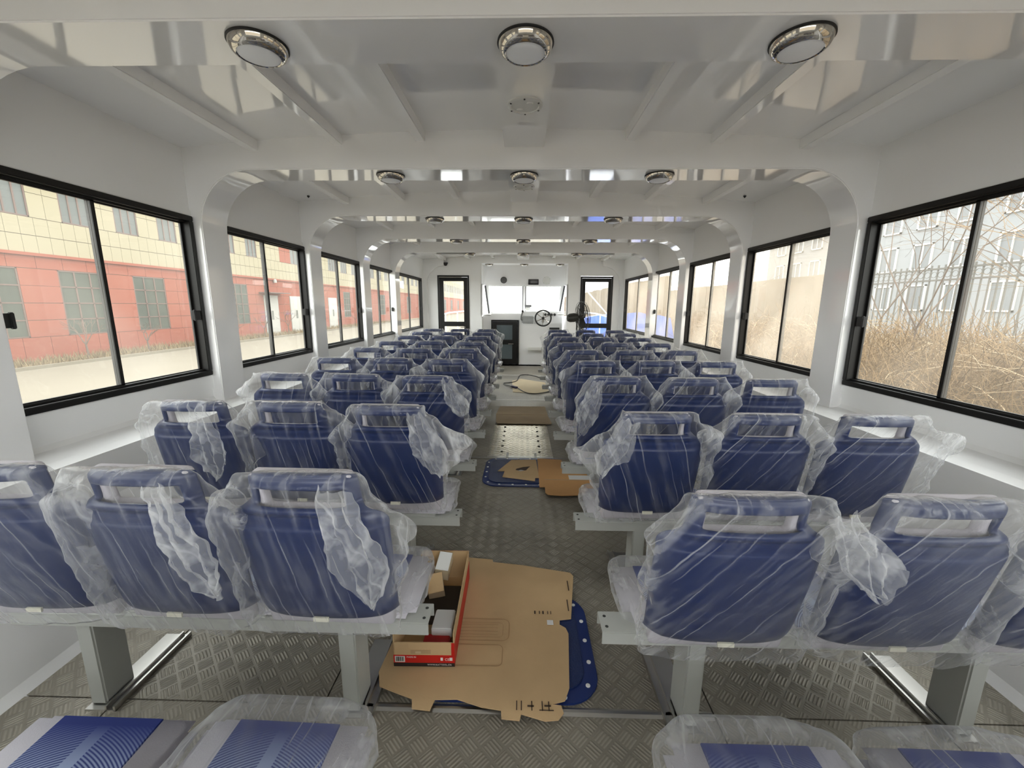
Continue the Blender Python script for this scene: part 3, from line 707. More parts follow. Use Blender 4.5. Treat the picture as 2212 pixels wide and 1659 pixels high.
def nz(x, y, z): return noise.noise(Vector((x, y, z)))
def ridg(x, y, z): return 1-abs(nz(x, y, z))*2
def cover_mesh(seed, earL, earR, slant, nu=88, nv=46, amp=1.0, dropL=.0, dropR=.0):
    """closed polythene bag over the seat back, gathered ears at its top corners"""
    bm = bmesh.new(); g = []; lay = bm.verts.layers.float.new('slack')
    for iv in range(nv+1):
        v = iv/nv; z = 1.104-.55*v
        t = min(1., v/.30)
        hw = .172+.074*(t*t*(3-2*t)) + .003*math.sin(v*9+seed)
        yc = -.135-(z-.475)*.19+.012
        dp = .056+.012*math.sin(PI*v)
        if iv < 4: k = (.25, .62, .86, .96)[iv]; dp *= k; 
        row = []
        for iu in range(nu):
            a = 2*PI*iu/nu; ca, sa = math.cos(a), math.sin(a)
            ex = math.copysign(abs(ca)**.42, ca); ey = math.copysign(abs(sa)**.55, sa)
            ear = earR if ca > 0 else earL; drop = dropR if ca > 0 else dropL
            side = abs(ca)**6
            bulge = ear*math.exp(-((v-.22-drop)/.11)**2) + ear*.35*math.exp(-((v-.5)/.25)**2)
            x = ex*hw + math.copysign(side*bulge, ca)
            y = yc + ey*dp*(1-.55*side*min(1, bulge*9))
            zz = z
            # creases running down, slanted
            q = x*14 + z*slant*10
            cr = ridg(q+seed*3.1, y*3+seed, z*2.2) - .6
            w = .35+1.0*side + .5*math.exp(-(v/.06)**2)
            d = amp*(.006*cr + .004*nz(x*30+seed, y*30, z*30))*w
            if side > .15: d += amp*.024*side*nz(x*11+seed*2, y*17, z*15+seed)*min(1, (bulge+.02)*16)
            x += d*ca*1.2; y += d*sa*1.6 - (0.004 if sa < 0 else 0)
            zz += .010*nz(x*9+seed, 3.3, seed)*(1 if iv < 3 else .4) + (side*.02*nz(seed+x*12, z*9, 1.7))
            if iv == nv: zz += .02*nz(x*12, y*9, seed*5)
            vv = bm.verts.new((x, y, zz)); vv[lay] = min(1., side*(.35+bulge*9) + .35*math.exp(-(v/.05)**2) + (.5*max(0, (v-.86)/.14)))
            row.append(vv)
        g.append(row)
    for i in range(nv):
        for j in range(nu):
            j2 = (j+1) % nu; bm.faces.new((g[i][j], g[i][j2], g[i+1][j2], g[i+1][j]))
    # top seam: bridge front to back
    for j in range(nu//2-1):
        a, b, c, d = g[0][j+1-1 if j else 0], g[0][j+1], g[0][(nu-(j+1)) % nu], g[0][(nu-j) % nu]
        try: bm.faces.new(tuple(dict.fromkeys((a, b, c, d))))
        except Exception: pass
    bmesh.ops.recalc_face_normals(bm, faces=bm.faces)
    me = bpy.data.meshes.new('plastic_cover'); bm.to_mesh(me); bm.free()
    me.polygons.foreach_set('use_smooth', [True]*len(me.polygons))
    return me
def wrap_mesh(seed, nu=60, nv=22, out=.05):
    """loose film round the cushion"""
    bm = bmesh.new(); g = []; lay = bm.verts.layers.float.new('slack')
    for iv in range(nv+1):
        v = iv/nv; z = .478-.065*v
        k = .90 if iv == 0 else 1.0
        row = []
        for iu in range(nu):
            a = 2*PI*iu/nu; ca, sa = math.cos(a), math.sin(a)
            ex = math.copysign(abs(ca)**.35, ca); ey = math.copysign(abs(sa)**.35, sa)
            x = ex*(.232)*k; y = .215+ey*(.185)*k
            d = .018*nz(x*12+seed, y*12, z*14)+.012*ridg(x*20, y*20+seed, z*8)*math.sin(PI*min(1, v*1.2))
            d += out*max(0, nz(seed*2+a*1.2, 1.3, .4))*math.sin(PI*min(1, v))
            d = max(d, -.002)
            x += ca*d; y += sa*d; zz = z+.008*nz(x*15+seed, y*15, 2)
            vv = bm.verts.new((x, y, max(zz, .3))); vv[lay] = .45; row.append(vv)
        g.append(row)
    for i in range(nv):
        for j in range(nu):
            j2 = (j+1) % nu; bm.faces.new((g[i][j], g[i][j2], g[i+1][j2], g[i+1][j]))
    # top skin: concentric rings
    prev = g[0]
    for k in (.7, .45, .2):
        ring = []
        for iu in range(nu):
            p = g[0][iu].co; x, y = p.x*k, .215+(p.y-.215)*k
            ring.append(bm.verts.new((x, y, .470+.006*ridg(x*14+seed, y*9, .3)*.8+.004)))
        for j in range(nu):
            j2 = (j+1) % nu; bm.faces.new((prev[j], prev[j2], ring[j2], ring[j]))
        prev = ring
    bm.faces.new(prev)
    bmesh.ops.recalc_face_normals(bm, faces=bm.faces)
    me = bpy.data.meshes.new('cushion_wrap'); bm.to_mesh(me); bm.free(); me.materials.append(FILMW)
    me.polygons.foreach_set('use_smooth', [True]*len(me.polygons))
    return me
COVERS = {}
def cover_data(key, **kw):
    if key not in COVERS:
        me = cover_mesh(**kw); COVERS[key] = me
    return COVERS[key]
generic = []
for k in range(7):
    rng = random.Random(k*11+5)
    me = cover_mesh(seed=k*2.37+1, earL=rng.choice((.02, .05, .075)), earR=rng.choice((.02, .05, .075)), slant=rng.uniform(-.9, .9), amp=1.0, nu=64, nv=34)
    me.materials.append(FILM[k % 3]); generic.append(me)
wraps = [wrap_mesh(k*3.3) for k in range(4)]

LX = (-.61, -1.075, -1.54); RX = (.597, 1.082, 1.567)
rowname = ['nearest', 'second', 'third', 'fourth', 'fifth', 'sixth', 'seventh', 'eighth', 'ninth']
posname = ['aisle', 'middle', 'window']
# crossbeam frames
def frame_proto(s, xa, xb):
    r = empty('seat_frame')
    cbm = MB(); x0, x1 = s*xa, s*xb
    cbm.box(x0, x1, 0, .1, .408, .413); cbm.box(x0, x1, 0, .005, .362, .41); cbm.box(x0, x1, .095, .1, .362, .41)
    cbm.build('crossbeam', M_frame, r, bevel=.0015)
    for yy_ in (.025, .075): MB().lathe([(.006, .4128), (.006, .4138)], 10, Matrix.Translation((x0+s*.02, yy_, 0))).build('bolt_hole', M_grille, r)
    for lx in (.635, 1.625):
        lg = MB().box(s*(lx-.032), s*(lx+.032), 0.012, .13, .006, .41)
        lg.build('leg', M_frame, r, bevel=.006)
        rl = MB().box(s*(lx-.085), s*(lx+.035), -.01, .36, 0, .006); rl.box(s*(lx-.085), s*(lx-.077), -.01, .36, 0, .022); rl.box(s*(lx-.052), s*(lx-.044), -.01, .36, 0, .022)
        rl.build('foot_rail', M_alu, r)
    return r
fL = frame_proto(-1, .327, 1.88); fR = frame_proto(1, .293, 1.90)
usedL = usedR = False; usedS = False
def seat_at(x, y, z, rx, lab, group):
    global usedS
    o = SEAT if not usedS else copy_tree(SEAT); usedS = True
    o.location = (x, y, z); o.rotation_euler = rx
    tag(o, lab, 'seat', group); return o
def cover_at(me, wr, x, y, z, rx, lab, group, flip=False):
    c = bpy.data.objects.new('plastic_cover', me); C.objects.link(c); c.location = (x, y, z); c.rotation_euler = rx
    if flip: c.scale = (-1, 1, 1)
    tag(c, lab, 'plastic cover', group)
    if wr is not None: inst('cushion_wrap', wr, c, (0, 0, 0))
    return c
row0 = []; coverof = {}
near = {}   # tuned covers for the two nearest rows: (side, row, pos) -> kwargs, film
near[(-1, 0, 0)] = (dict(seed=2.3, earL=.03, earR=.06, slant=-.25, amp=1.5, dropR=.15), 0)
near[(-1, 0, 1)] = (dict(seed=4.9, earL=.03, earR=.055, slant=-.35, amp=1.4, dropR=.1), 0)
near[(-1, 0, 2)] = (dict(seed=8.1, earL=.03, earR=.05, slant=.9, amp=1.6), 2)
near[(1, 0, 0)] = (dict(seed=1.4, earL=.035, earR=.085, slant=-.95, amp=1.4, dropR=.05), 1)
near[(1, 0, 1)] = (dict(seed=6.6, earL=.085, earR=.05, slant=-1.0, amp=1.4, dropL=.02), 1)
near[(1, 0, 2)] = (dict(seed=9.5, earL=.06, earR=.03, slant=-.9, amp=1.4), 1)
near[(-1, 1, 0)] = (dict(seed=3.7, earL=.02, earR=.11, slant=-.2, amp=1.5, dropR=.12), 2)
near[(-1, 1, 1)] = (dict(seed=5.2, earL=.04, earR=.06, slant=-.3, amp=1.4), 0)
near[(-1, 1, 2)] = (dict(seed=7.3, earL=.02, earR=.06, slant=-.1, amp=1.5, dropR=.15), 0)
near[(1, 1, 0)] = (dict(seed=2.9, earL=.10, earR=.05, slant=-.5, amp=1.4, dropL=.12), 2)
near[(1, 1, 1)] = (dict(seed=5.8, earL=.05, earR=.05, slant=-.95, amp=1.4), 1)
near[(1, 1, 2)] = (dict(seed=1.9, earL=.05, earR=.13, slant=-.6, amp=1.5), 1)
for s in (-1, 1):
    side = 'left' if s < 0 else 'right'
    X = LX if s < 0 else RX
    for i in range(-1, 9):
        yb = (1.281 if s < 0 else 1.262)+.75*i; dz = .006*max(0, i)
        fo = (fL if s < 0 else fR)
        if (s < 0 and usedL) or (s > 0 and usedR): fo = copy_tree(fo)
        if s < 0: usedL = True
        else: usedR = True
        fo.location = (0, yb, dz if False else 0)
        rn = rowname[i] if i >= 0 else ''
        tag(fo, ('grey steel bench frame under the %s full row of seats on the %s side' % (rn, side)) if i >= 0 else 'grey steel bench frame under the %s seats cut off by the bottom edge' % side, 'bench frame', 'seat bench frames')
        for p in range(3):
            if i == -1 and p == 2: continue
            rng = random.Random((i+2)*31+p*7+(s > 0)*3)
            rx = (rng.uniform(-.012, .012), 0, rng.uniform(-.025, .025)); dz = .006*max(0, i)-.012; dx = 0
            if s > 0 and i in (0, 1): dz -= .022-.007*i; rx = (.03-.018*i, 0, rx[2]); dx = .018*(1+p*.6)*(1-i*.7)
            if i >= 0:
                lab = 'navy plastic %s seat of the %s row left of the aisle' % (posname[p], rn) if s < 0 else 'navy plastic %s seat of the %s row right of the aisle' % (posname[p], rn)
                clab = 'clear crumpled plastic cover on the %s seat, %s row, %s block' % (posname[p], rn, side)
            else:
                lab = ['pale grey cushion with blue centre panel at the bottom %s beside the aisle' % side, 'uncovered blue arc patterned seat cushion at the bottom left corner' if s < 0 else 'pale grey and blue cushion at the bottom right corner'][p]
                clab = 'clear plastic cover over the bottom %s seat %s' % (side, ['beside the aisle', 'at the corner'][p])
            so_ = seat_at(X[p]+dx, yb, dz, rx, lab, 'blue passenger seats')
            if i == -1:
                row0.append(so_)
            if i == -1 and s < 0 and p == 1: continue
            if (s, i, p) in near:
                kw, fm = near[(s, i, p)]; me = cover_mesh(nu=130, nv=80, **kw); me.materials.append(FILM[fm]); fl_ = False
            else:
                me = generic[rng.randrange(7)]; fl_ = rng.random() < .5
            co_ = cover_at(me, wraps[rng.randrange(4)], X[p]+dx, yb-(.13 if i < 0 else 0), dz, rx, clab, 'plastic seat covers', fl_)
            coverof[(s, i, p)] = co_
            if fl_: co_.scale = (1, 1, 1) if (s, i, p) in ((1, 2, 0), (-1, 2, 0)) else co_.scale
            if i == -1: co_.children[0].location.y += .13

def flap_mesh(seed, top, tip, w0, w1, nu=26, nv=44):
    """loose crumpled end of a cover hanging behind the seat from a top corner"""
    bm = bmesh.new(); lay = bm.verts.layers.float.new('slack'); g = []
    for i in range(nv+1):
        v = i/nv; cx_ = top[0]+(tip[0]-top[0])*v; cz = top[1]+(tip[1]-top[1])*v
        wd = w0+(w1-w0)*min(1, v/.55) if v < .62 else w1*(1-((v-.62)/.38))**.8+.012
        row = []
        for j in range(nu+1):
            u = j/nu-.5; x = cx_+u*wd; z = cz+.035*nz(seed+u*3, v*3, 1)
            fold = abs(((u*3.2+.35*nz(v*2.5, seed, 0)+v*.6) % 1)-.5)*.055*min(1, v*3+.3)
            y = -.135-(z-.475)*.19-.052-.012-fold-.012*ridg(x*26+seed, z*12, seed)-.010*nz(x*40, z*34, seed)
            x += .010*nz(x*22+seed, z*18, 4); z += .008*nz(x*26, z*22+seed, 9)
            vt = bm.verts.new((x, y, z)); vt[lay] = .85; row.append(vt)
        g.append(row)
    for i in range(nv):
        for j in range(nu): bm.faces.new((g[i][j], g[i][j+1], g[i+1][j+1], g[i+1][j]))
    me = bpy.data.meshes.new('loose_flap'); bm.to_mesh(me); bm.free(); me.materials.append(FILMW); me.polygons.foreach_set('use_smooth', [True]*len(me.polygons)); return me
for key, args in {(-1, 0, 0): (1.2, (.15, 1.10), (.205, .72), .09, .17), (-1, 0, 1): (4.4, (.15, 1.09), (.23, .74), .06, .13), (-1, 1, 2): (7.1, (.12, 1.10), (.13, .74), .07, .17), (-1, 1, 0): (2.2, (.15, 1.09), (.25, .78), .07, .16),
                  (1, 0, 0): (5.0, (.15, 1.10), (.30, .86), .08, .15), (1, 1, 0): (9.1, (-.15, 1.09), (-.25, .83), .08, .15), (1, 2, 0): (3.1, (-.14, 1.09), (-.22, .74), .07, .13), (-1, 2, 0): (6.2, (.15, 1.09), (.25, .86), .06, .14)}.items():
    if key in coverof: inst('loose_flap', flap_mesh(*args), coverof[key])
for so_ in row0:
    for ch in kids(so_):
        if ch.name.startswith(('back', 'paper')): ch.location.y -= .13
# ================================================================== THINGS IN THE AISLE
def flat(poly, z0, z1): return MB().prism(poly, z0, z1, 'z')
def pieces(name, polys, z, m, parent, th=.0006):
    mb = MB()
    for p in polys: mb.prism(p, z, z+th, 'z')
    return mb.build(name, m, parent)
def R4(x0, x1, y0, y1): return [(x0, y0), (x1, y0), (x1, y1), (x0, y1)]
def hatch(name, x0, x1, y0, y1, label):
    r = empty(name, ((x0+x1)/2, (y0+y1)/2, 0)); tag(r, label, 'hatch')
    hx, hy = (x1-x0)/2, (y1-y0)/2
    MB().prism(rrect(-hx, hx, -hy, hy, .14, 8), 0.0005, .010).build('hatch_rim', M_blid, r, smooth=False, bevel=.003)
    MB().prism(rrect(-hx+.055, hx-.055, -hy+.055, hy-.055, .10, 8), .010, .017).build('hatch_lid', M_blid2, r, bevel=.003)
    P = rrect(-hx+.027, hx-.027, -hy+.027, hy-.027, .12, 3)
    # studs at even spacing along the rim
    L = []; tot = 0
    for k in range(len(P)):
        a, b = Vector(P[k]), Vector(P[(k+1) % len(P)]); L.append((a, b, tot)); tot += (b-a).length
    n = int(tot/.115)
    sm = MB().lathe([(.0095, 0), (.0095, .003), (.006, .0045), (0.0005, .0045)], 10).mesh('stud', M_pwhite)
    for q in range(n):
        d = tot*q/n
        for a, b, t0 in L:
            if t0 <= d <= t0+(b-a).length+1e-9:
                p = a.lerp(b, (d-t0)/max(1e-9, (b-a).length)); inst('stud', sm, r, (p.x, p.y, .010)); break
    return r
hatch('deck_hatch', -.44, .332, 1.345, 1.965, 'dark blue round cornered deck hatch with white studs under the nearest cardboard')
hatch('deck_hatch', -.345, .425, 3.31, 3.975, 'dark blue round cornered deck hatch in the aisle beyond the second row')

# large cardboard sheet
cs = empty('cardboard_sheet', (0, 0, .019)); tag(cs, 'large flattened brown cardboard sheet lying over the nearest blue hatch', 'cardboard')
outl = [(-.56, 1.385), (-.415, 1.335), (-.405, 1.295), (-.335, 1.29), (-.325, 1.335), (-.24, 1.34), (-.14, 1.31), (-.065, 1.30), (-.062, 1.268), (.005, 1.262), (.012, 1.287),
        (.10, 1.262), (.15, 1.268), (.172, 1.295), (.165, 1.325), (.13, 1.328), (.182, 1.345), (.205, 1.40), (.232, 1.68), (.222, 1.715), (.195, 1.735), (.198, 1.765), (.255, 1.775), (.305, 2.10), (.290, 2.13), (.02, 2.19), (-.16, 2.215), (-.165, 2.24), (-.36, 2.26), (-.56, 1.9), (-.585, 1.45)]
# sheet with a gentle warp: grid-filled
bm = bmesh.new(); vs = [bm.verts.new((x, y, 0)) for x, y in outl]; es = [bm.edges.new((vs[k], vs[(k+1) % len(vs)])) for k in range(len(vs))]
bmesh.ops.triangle_fill(bm, edges=es, use_beauty=True)
bmesh.ops.subdivide_edges(bm, edges=bm.edges, cuts=3, use_grid_fill=True)
for v in bm.verts: v.co.z = .003+.006*max(0, nz(v.co.x*4, v.co.y*4, .3))
me = bpy.data.meshes.new('sheet'); bm.to_mesh(me); bm.free(); me.materials.append(M_card)
so = inst('sheet', me, cs); md = so.modifiers.new('s', 'SOLIDIFY'); md.thickness = .004; bake(so)
zc = .0125
for q_ in (R4(.262, .267, 1.97, 2.05), R4(.245, .250, 1.82, 1.90)): pieces('slot', [q_], zc, M_ink, cs, .001)
lid_ = MB()
for k, (x, w2) in enumerate(((.075, .01), (.098, .007), (.115, .012), (.14, .006), (.155, .006))): lid_.box(x, x+w2*.6, 1.795, 1.815, zc, zc+.0008)
lid_.box(.08, .135, 1.298, 1.301, zc, zc+.0008)
for k, x in enumerate((-.008, .010, .05, .09, .115)): lid_.box(x, x+.004, 1.297, 1.335, zc, zc+.0008)
lid_.box(.035, .06, 1.312, 1.318, zc, zc+.0008); lid_.box(.10, .125, 1.314, 1.320, zc, zc+.0008)
lid_.build('handwritten_marks', M_ink, cs)
sk = MB()
def ring(x0, x1, y0, y1, r, wd):
    a = rrect(x0, x1, y0, y1, r, 5); b = rrect(x0+wd, x1-wd, y0+wd, y1-wd, r*.8, 5); n = len(a)
    for k in range(n):
        k2 = (k+1) % n; sk.quad((*a[k], zc+.0006), (*a[k2], zc+.0006), (*b[k2], zc+.0006), (*b[k], zc+.0006))
ring(-.33, -.07, 1.485, 1.60, .025, .004); ring(-.33, -.045, 1.62, 1.755, .035, .004); ring(-.30, -.075, 1.64, 1.73, .02, .002)
for q in range(4): sk.prism(R4(-.28, -.10, 1.655+q*.02, 1.657+q*.02), zc+.0004, zc+.0008)
sk.build('pencil_drawing', M_soot, cs)
MB().box(.135, .165, 1.725, 1.755, zc, zc+.001).build('paper_sticker', M_pwhite, cs)

# red tool carton
bx = empty('open_carton', (-.405, 1.765, .034)); bx.rotation_euler = (0, 0, .02); tag(bx, 'open red and brown cardboard carton standing on the nearest cardboard sheet', 'carton')
W2, L2, H2, t2 = .128, .29, .165, .004
def wall(name, x0, x1, y0, y1, z0, z1, m=M_card): return MB().box(x0, x1, y0, y1, z0, z1).build(name, m, bx)
wall('carton_base', -W2, W2, -L2, L2, 0, t2)
n_ = wall('near_wall', -W2, W2, -L2, -L2+t2, 0, H2-.05)
wall('far_wall', -W2, W2, L2-t2, L2, 0, H2); wall('left_wall', -W2, -W2+t2, -L2, L2, 0, H2)
rw = wall('right_wall', W2-t2, W2, -L2, L2, 0, H2)
yy0 = -L2-.0012
o = MB().box(-W2, W2+.001, yy0, -L2, 0, .018).build('black_print_band', M_pblack, n_)
o = MB().box(-W2, W2+.001, yy0, -L2, .018, .055).build('red_print_band', M_red, n_)
o = MB().box(W2-.012, W2+.001, yy0, -L2, .055, H2-.05).build('red_edge_print', M_red, n_)
brb = MB(); x = -W2+.010
brb_bg = MB().box(-W2+.006, -W2+.048, yy0-.0008, yy0, .022, .050).build('barcode_ground', M_pwhite, n_)
rb = random.Random(3)
while x < -W2+.042:
    wv = rb.choice((.0012, .002, .003)); brb.box(x, x+wv, yy0-.0016, yy0-.0008, .027, .048); x += wv+rb.choice((.0012, .002))
brb.build('barcode_bars', M_pblack, n_)
def text(body, size, loc, rot, m, parent, name='lettering', al='LEFT'):
    cu = bpy.data.curves.new(name, 'FONT'); cu.body = body; cu.size = size; cu.extrude = .0003; cu.align_x = al
    o = bpy.data.objects.new(name, cu); C.objects.link(o); o.location = loc; o.rotation_euler = rot
    dg = bpy.context.evaluated_depsgraph_get(); me = bpy.data.meshes.new_from_object(o.evaluated_get(dg)); me.materials.clear(); me.materials.append(m)
    bpy.data.objects.remove(o); q = inst(name, me, parent, loc, rot); return q
text('MADE IN', .010, (-W2+.055, yy0-.0006, .043), (PI/2, 0, 0), M_pwhite, n_)
text('CE', .016, (W2-.040, yy0-.0006, .030), (PI/2, 0, 0), M_pwhite, n_)
text('WWW.KATTOOL.CN', .0105, (W2-.012, yy0-.0006, .006), (PI/2, 0, 0), M_pwhite, n_, al='RIGHT')
MB().box(W2-.058, W2-.048, yy0-.0008, yy0, .030, .044).build('bin_symbol', M_pwhite, n_)
MB().box(W2-.020, W2-.008, yy0-.0008, yy0, .030, .044).build('square_symbol', M_pwhite, n_)
MB().box(-.055, .03, yy0-.0004, -L2, .062, .080).build('tape_patch', mat('clear_tape', srgb(176, 148, 112), .3), n_)
MB().box(-.035, -.012, yy0-.0006, -L2, .064, .074).build('tape_patch', mat('clear_tape_pale', srgb(196, 172, 140), .3), n_)
MB().box(W2, W2+.0012, -L2, L2, 0, .10).build('red_print_side', M_red, rw)
o = MB().box(-W2, W2, L2, L2+.0012, H2-.04, H2+.0).build('red_print_far', M_red, bx)
# flap on the right side
MB().box(W2-.002, W2+.002, -L2+.01, L2-.01, H2, H2+.006).build('carton_flap', M_card, bx)
# contents (things of their own)
def small_box(loc, rot, dx, dy, dz, m1, m2, label, name='small_box'):
    r = empty(name, loc); r.rotation_euler = rot; tag(r, label, 'box')
    MB().box(-dx, dx, -dy, -dy+.002, -dz, dz).box(-dx, -dx+.002, -dy, dy, -dz, dz).box(dx-.002, dx, -dy, dy, -dz, dz).box(-dx, dx, -dy, dy, -dz, -dz+.002).build('box_body', m1, r)
    MB().box(-dx, dx, -dy, dy, dz-.002, dz).build('box_lid', m2, r)
    return r
small_box((-.405, 1.97, .165), (.35, .1, -.05), .035, .055, .04, M_card3, M_pwhite, 'small white topped box lying open at the far end of the red carton')
small_box((-.43, 1.87, .12), (.5, -.1, .25), .04, .05, .03, M_cardd, M_card, 'small brown box with a hand hole inside the red carton')
tag(MB().box(-.045, .045, -.06, .06, -.025, .025).build('white_packet', M_pwhite, loc=(-.345, 1.64, .10), bevel=.004), 'crumpled white paper packet at the near end of the red carton', 'packet')
tag(MB().box(-.06, .055, -.05, .03, -.02, .02).build('red_packet', M_red, loc=(-.36, 1.56, .07), bevel=.004), 'red packet at the bottom of the open carton', 'packet')
tag(MB().box(-.10, .10, -.11, .14, 0, .03).build('dark_tool_case', M_green, loc=(-.40, 1.80, .042), bevel=.006), 'black case lying at the bottom of the open carton', 'case')

# cardboard on the second hatch
cb = empty('cardboard_piece', (0, 0, .019)); tag(cb, 'torn brown cardboard piece with a black hole on the second blue hatch', 'cardboard')
pl = [(-.215, 3.60), (-.15, 3.60), (-.165, 3.47), (.125, 3.39), (.13, 3.46), (.165, 3.46), (.15, 3.90), (-.095, 3.88)]
MB().prism(pl, 0, .005, 'z').build('sheet', M_card, cb)
pieces('torn_hole', [[(-.05, 3.63), (.0, 3.605), (.05, 3.625), (.07, 3.68), (.09, 3.72), (.02, 3.70), (-.04, 3.66)]], .005, M_ink, cb)
pieces('tread_glimpse', [[(-.03, 3.61), (.0, 3.600), (.035, 3.615), (.0, 3.63)]], .0056, M_frame, cb)
c2 = empty('flattened_carton', (0, 0, .0)); tag(c2, 'flattened orange brown carton sticking out from under the right second row', 'cardboard')
MB().prism([(.16, 3.27), (.205, 3.27), (.205, 3.93), (.165, 3.93)], .019, .024, 'z').build('side_flap', M_card2, c2)
MB().prism([(.205, 3.16), (.225, 3.13), (.34, 3.115), (.62, 3.15), (.62, 3.62), (.44, 3.60), (.40, 3.90), (.205, 3.93)], .019, .025, 'z').build('carton_face', M_card2, c2)
MB().prism(R4(.43, .62, 3.43, 3.52), .025, .026, 'z').build('paper_label', M_pwhite, c2)
MB().prism(R4(.207, .60, 3.415, 3.422), .025, .0262, 'z').build('crease_line', M_cardd, c2)
# hatch plate of polished tread with bolts
pp_ = empty('access_plate', (-.02, 4.62, 0)); tag(pp_, 'shiny polished tread plate with two rows of bolts in the aisle', 'floor plate')
MB().box(-.33, .35, -.58, .58, 0, .004).build('plate', M_tread2, pp_)
bt = MB().lathe([(.014, .004), (.014, .008), (.008, .010), (0.0005, .010)], 8).mesh('bolt', M_grille)
for k in range(6):
    for x in (-.185, .215): inst('bolt', bt, pp_, (x, -.45+k*.18, 0))
MB().box(-.33, .35, -.60, -.583, 0, .006).build('edge_strip', M_alu, pp_)
for x in (-.12, .17): MB().box(x-.012, x+.012, -.62, -.50, .004, .012).build('strap', M_frame, pp_)
# folded dark cardboard mat
cm = empty('cardboard_mat', (0, 0, 0)); tag(cm, 'folded grey brown cardboard lying across the aisle beyond the shiny plate', 'cardboard')
MB().prism([(-.335, 5.24), (-.31, 5.19), (.39, 5.19), (.40, 5.25), (.36, 5.66), (-.36, 5.67)], .012, .020, 'z').build('near_leaf', M_cardd, cm)
MB().prism([(-.36, 5.68), (.37, 5.67), (.36, 6.15), (-.33, 6.14)], .006, .014, 'z').build('far_leaf', M_cardd, cm)
MB().box(-.36, .37, 5.62, 5.70, .0, .024).build('crease', M_cardd, cm, bevel=.008)
# pale cardboard far down the aisle
pc = MB().prism([(-.16, 7.25), (.25, 7.15), (.50, 7.3), (.47, 8.2), (-.02, 8.6), (-.20, 8.35)], .002, .008, 'z')
tag(pc.build('pale_cardboard', M_card3), 'pale dusty cardboard far down the aisle inside the cable loop', 'cardboard')
# cable and plug
cbp = [(-.36, 8.05, .012), (-.20, 8.15, .014), (-.10, 8.35, .014), (-.07, 8.8, .012), (-.02, 9.05, .012), (.12, 9.1, .012), (.28, 8.95, .012), (.40, 8.7, .012), (.52, 8.45, .012)]
def smooth_path(pts, n=6):
    P = [Vector(p) for p in pts]; out = []
    for i in range(len(P)-1):
        p0, p1, p2, p3 = P[max(0, i-1)], P[i], P[i+1], P[min(len(P)-1, i+2)]
        for k in range(n):
            t = k/n; out.append(.5*((2*p1)+(-p0+p2)*t+(2*p0-5*p1+4*p2-p3)*t*t+(-p0+3*p1-3*p2+p3)*t**3))
    out.append(P[-1]); return out
ex = empty('extension_lead', (0, 0, 0)); tag(ex, 'black extension lead with a violet socket looped across the far aisle', 'cable')
MB().tube(smooth_path(cbp), .009, 6).build('cord', M_cable, ex, smooth=True)
MB().tube(smooth_path([(-.36, 7.95, .014), (-.28, 7.82, .016), (-.20, 7.70, .02)]), .009, 6).tube(smooth_path([(-.07, 7.52, .02), (.05, 7.22, .012), (.18, 7.08, .012), (.35, 7.15, .012), (.53, 7.32, .012)]), .009, 6).build('cord', M_cable, ex, smooth=True)
MB().box(-.085, .085, -.03, .03, 0, .035, Matrix.Translation((-.14, 7.61, .008)) @ Matrix.Rotation(-.95, 4, 'Z')).build('socket', M_plug, ex, bevel=.008)

# ================================================================== FAN
fn = empty('pedestal_fan', (1.34, 9.35, 0)); tag(fn, 'black caged pedestal fan seen edge on in front of the right door', 'fan')
FZ = 1.30; RF = .33
rot = Matrix.Translation((0, 0, FZ)) @ Matrix.Rotation(.22, 4, 'Z') @ Matrix.Rotation(PI/2-.1, 4, 'Y')
cg = MB()
for r, z in ((RF, .0), (RF*.98, .05), (RF*.98, -.05), (RF*.75, .09), (RF*.75, -.08), (RF*.4, .11), (RF*.4, -.1)):
    cg.tube([rot @ Vector((r*math.cos(2*PI*k/36), r*math.sin(2*PI*k/36), z)) for k in range(36)], .0035 if r < RF else .009, 5, True)
for k in range(40):
    a = 2*PI*k/40
    cg.tube([rot @ Vector((r*math.cos(a), r*math.sin(a), z)) for r, z in ((.05, .115), (RF*.75, .09), (RF, 0), (RF*.75, -.08), (.05, -.1))], .0022, 4)
cg.build('cage', M_fan, fn)
for k in range(3):
    a0 = 2*PI*k/3; b_ = MB(); P = []
    for r, da, dz_ in ((.04, -.3, .03), (.27, -.35, .045), (.27, .45, -.04), (.04, .6, -.03)):
        P.append(rot @ Vector((r*math.cos(a0+da), r*math.sin(a0+da), dz_)))
    n_v = (P[1]-P[0]).cross(P[2]-P[0]).normalized()*.004
    b_.v = [tuple(p) for p in P]+[tuple(p+n_v) for p in P]; b_.f = [(0,3,2,1),(4,5,6,7),(0,1,5,4),(1,2,6,5),(2,3,7,6),(3,0,4,7)]
    b_.build('fan_blade', M_fan, fn)
MB().lathe([(.0, -.36), (.07, -.35), (.095, -.30), (.1, -.2), (.08, -.12), (.04, -.1), (.04, .05)], 24, rot @ Matrix.Rotation(0, 4, 'Z')).build('motor', M_fan, fn, smooth=True)
MB().tube([(-.12, 0, FZ-.14), (-.12, 0, FZ-.06)], .03, 10).tube([(-.12, 0, .03), (-.12, 0, FZ-.10)], .018, 10).build('pole', M_fan, fn, smooth=True)
MB().lathe([(.17, 0), (.17, .025), (.05, .045), (.03, .06)], 28, Matrix.Translation((-.12, 0, 0))).build('fan_base', M_fan, fn, smooth=True)

# ================================================================== OUTSIDE
GZ = -.90
tag(MB().box(-60, 60, -40, 140, GZ-.1, GZ).build('ground', M_road), kind='structure')
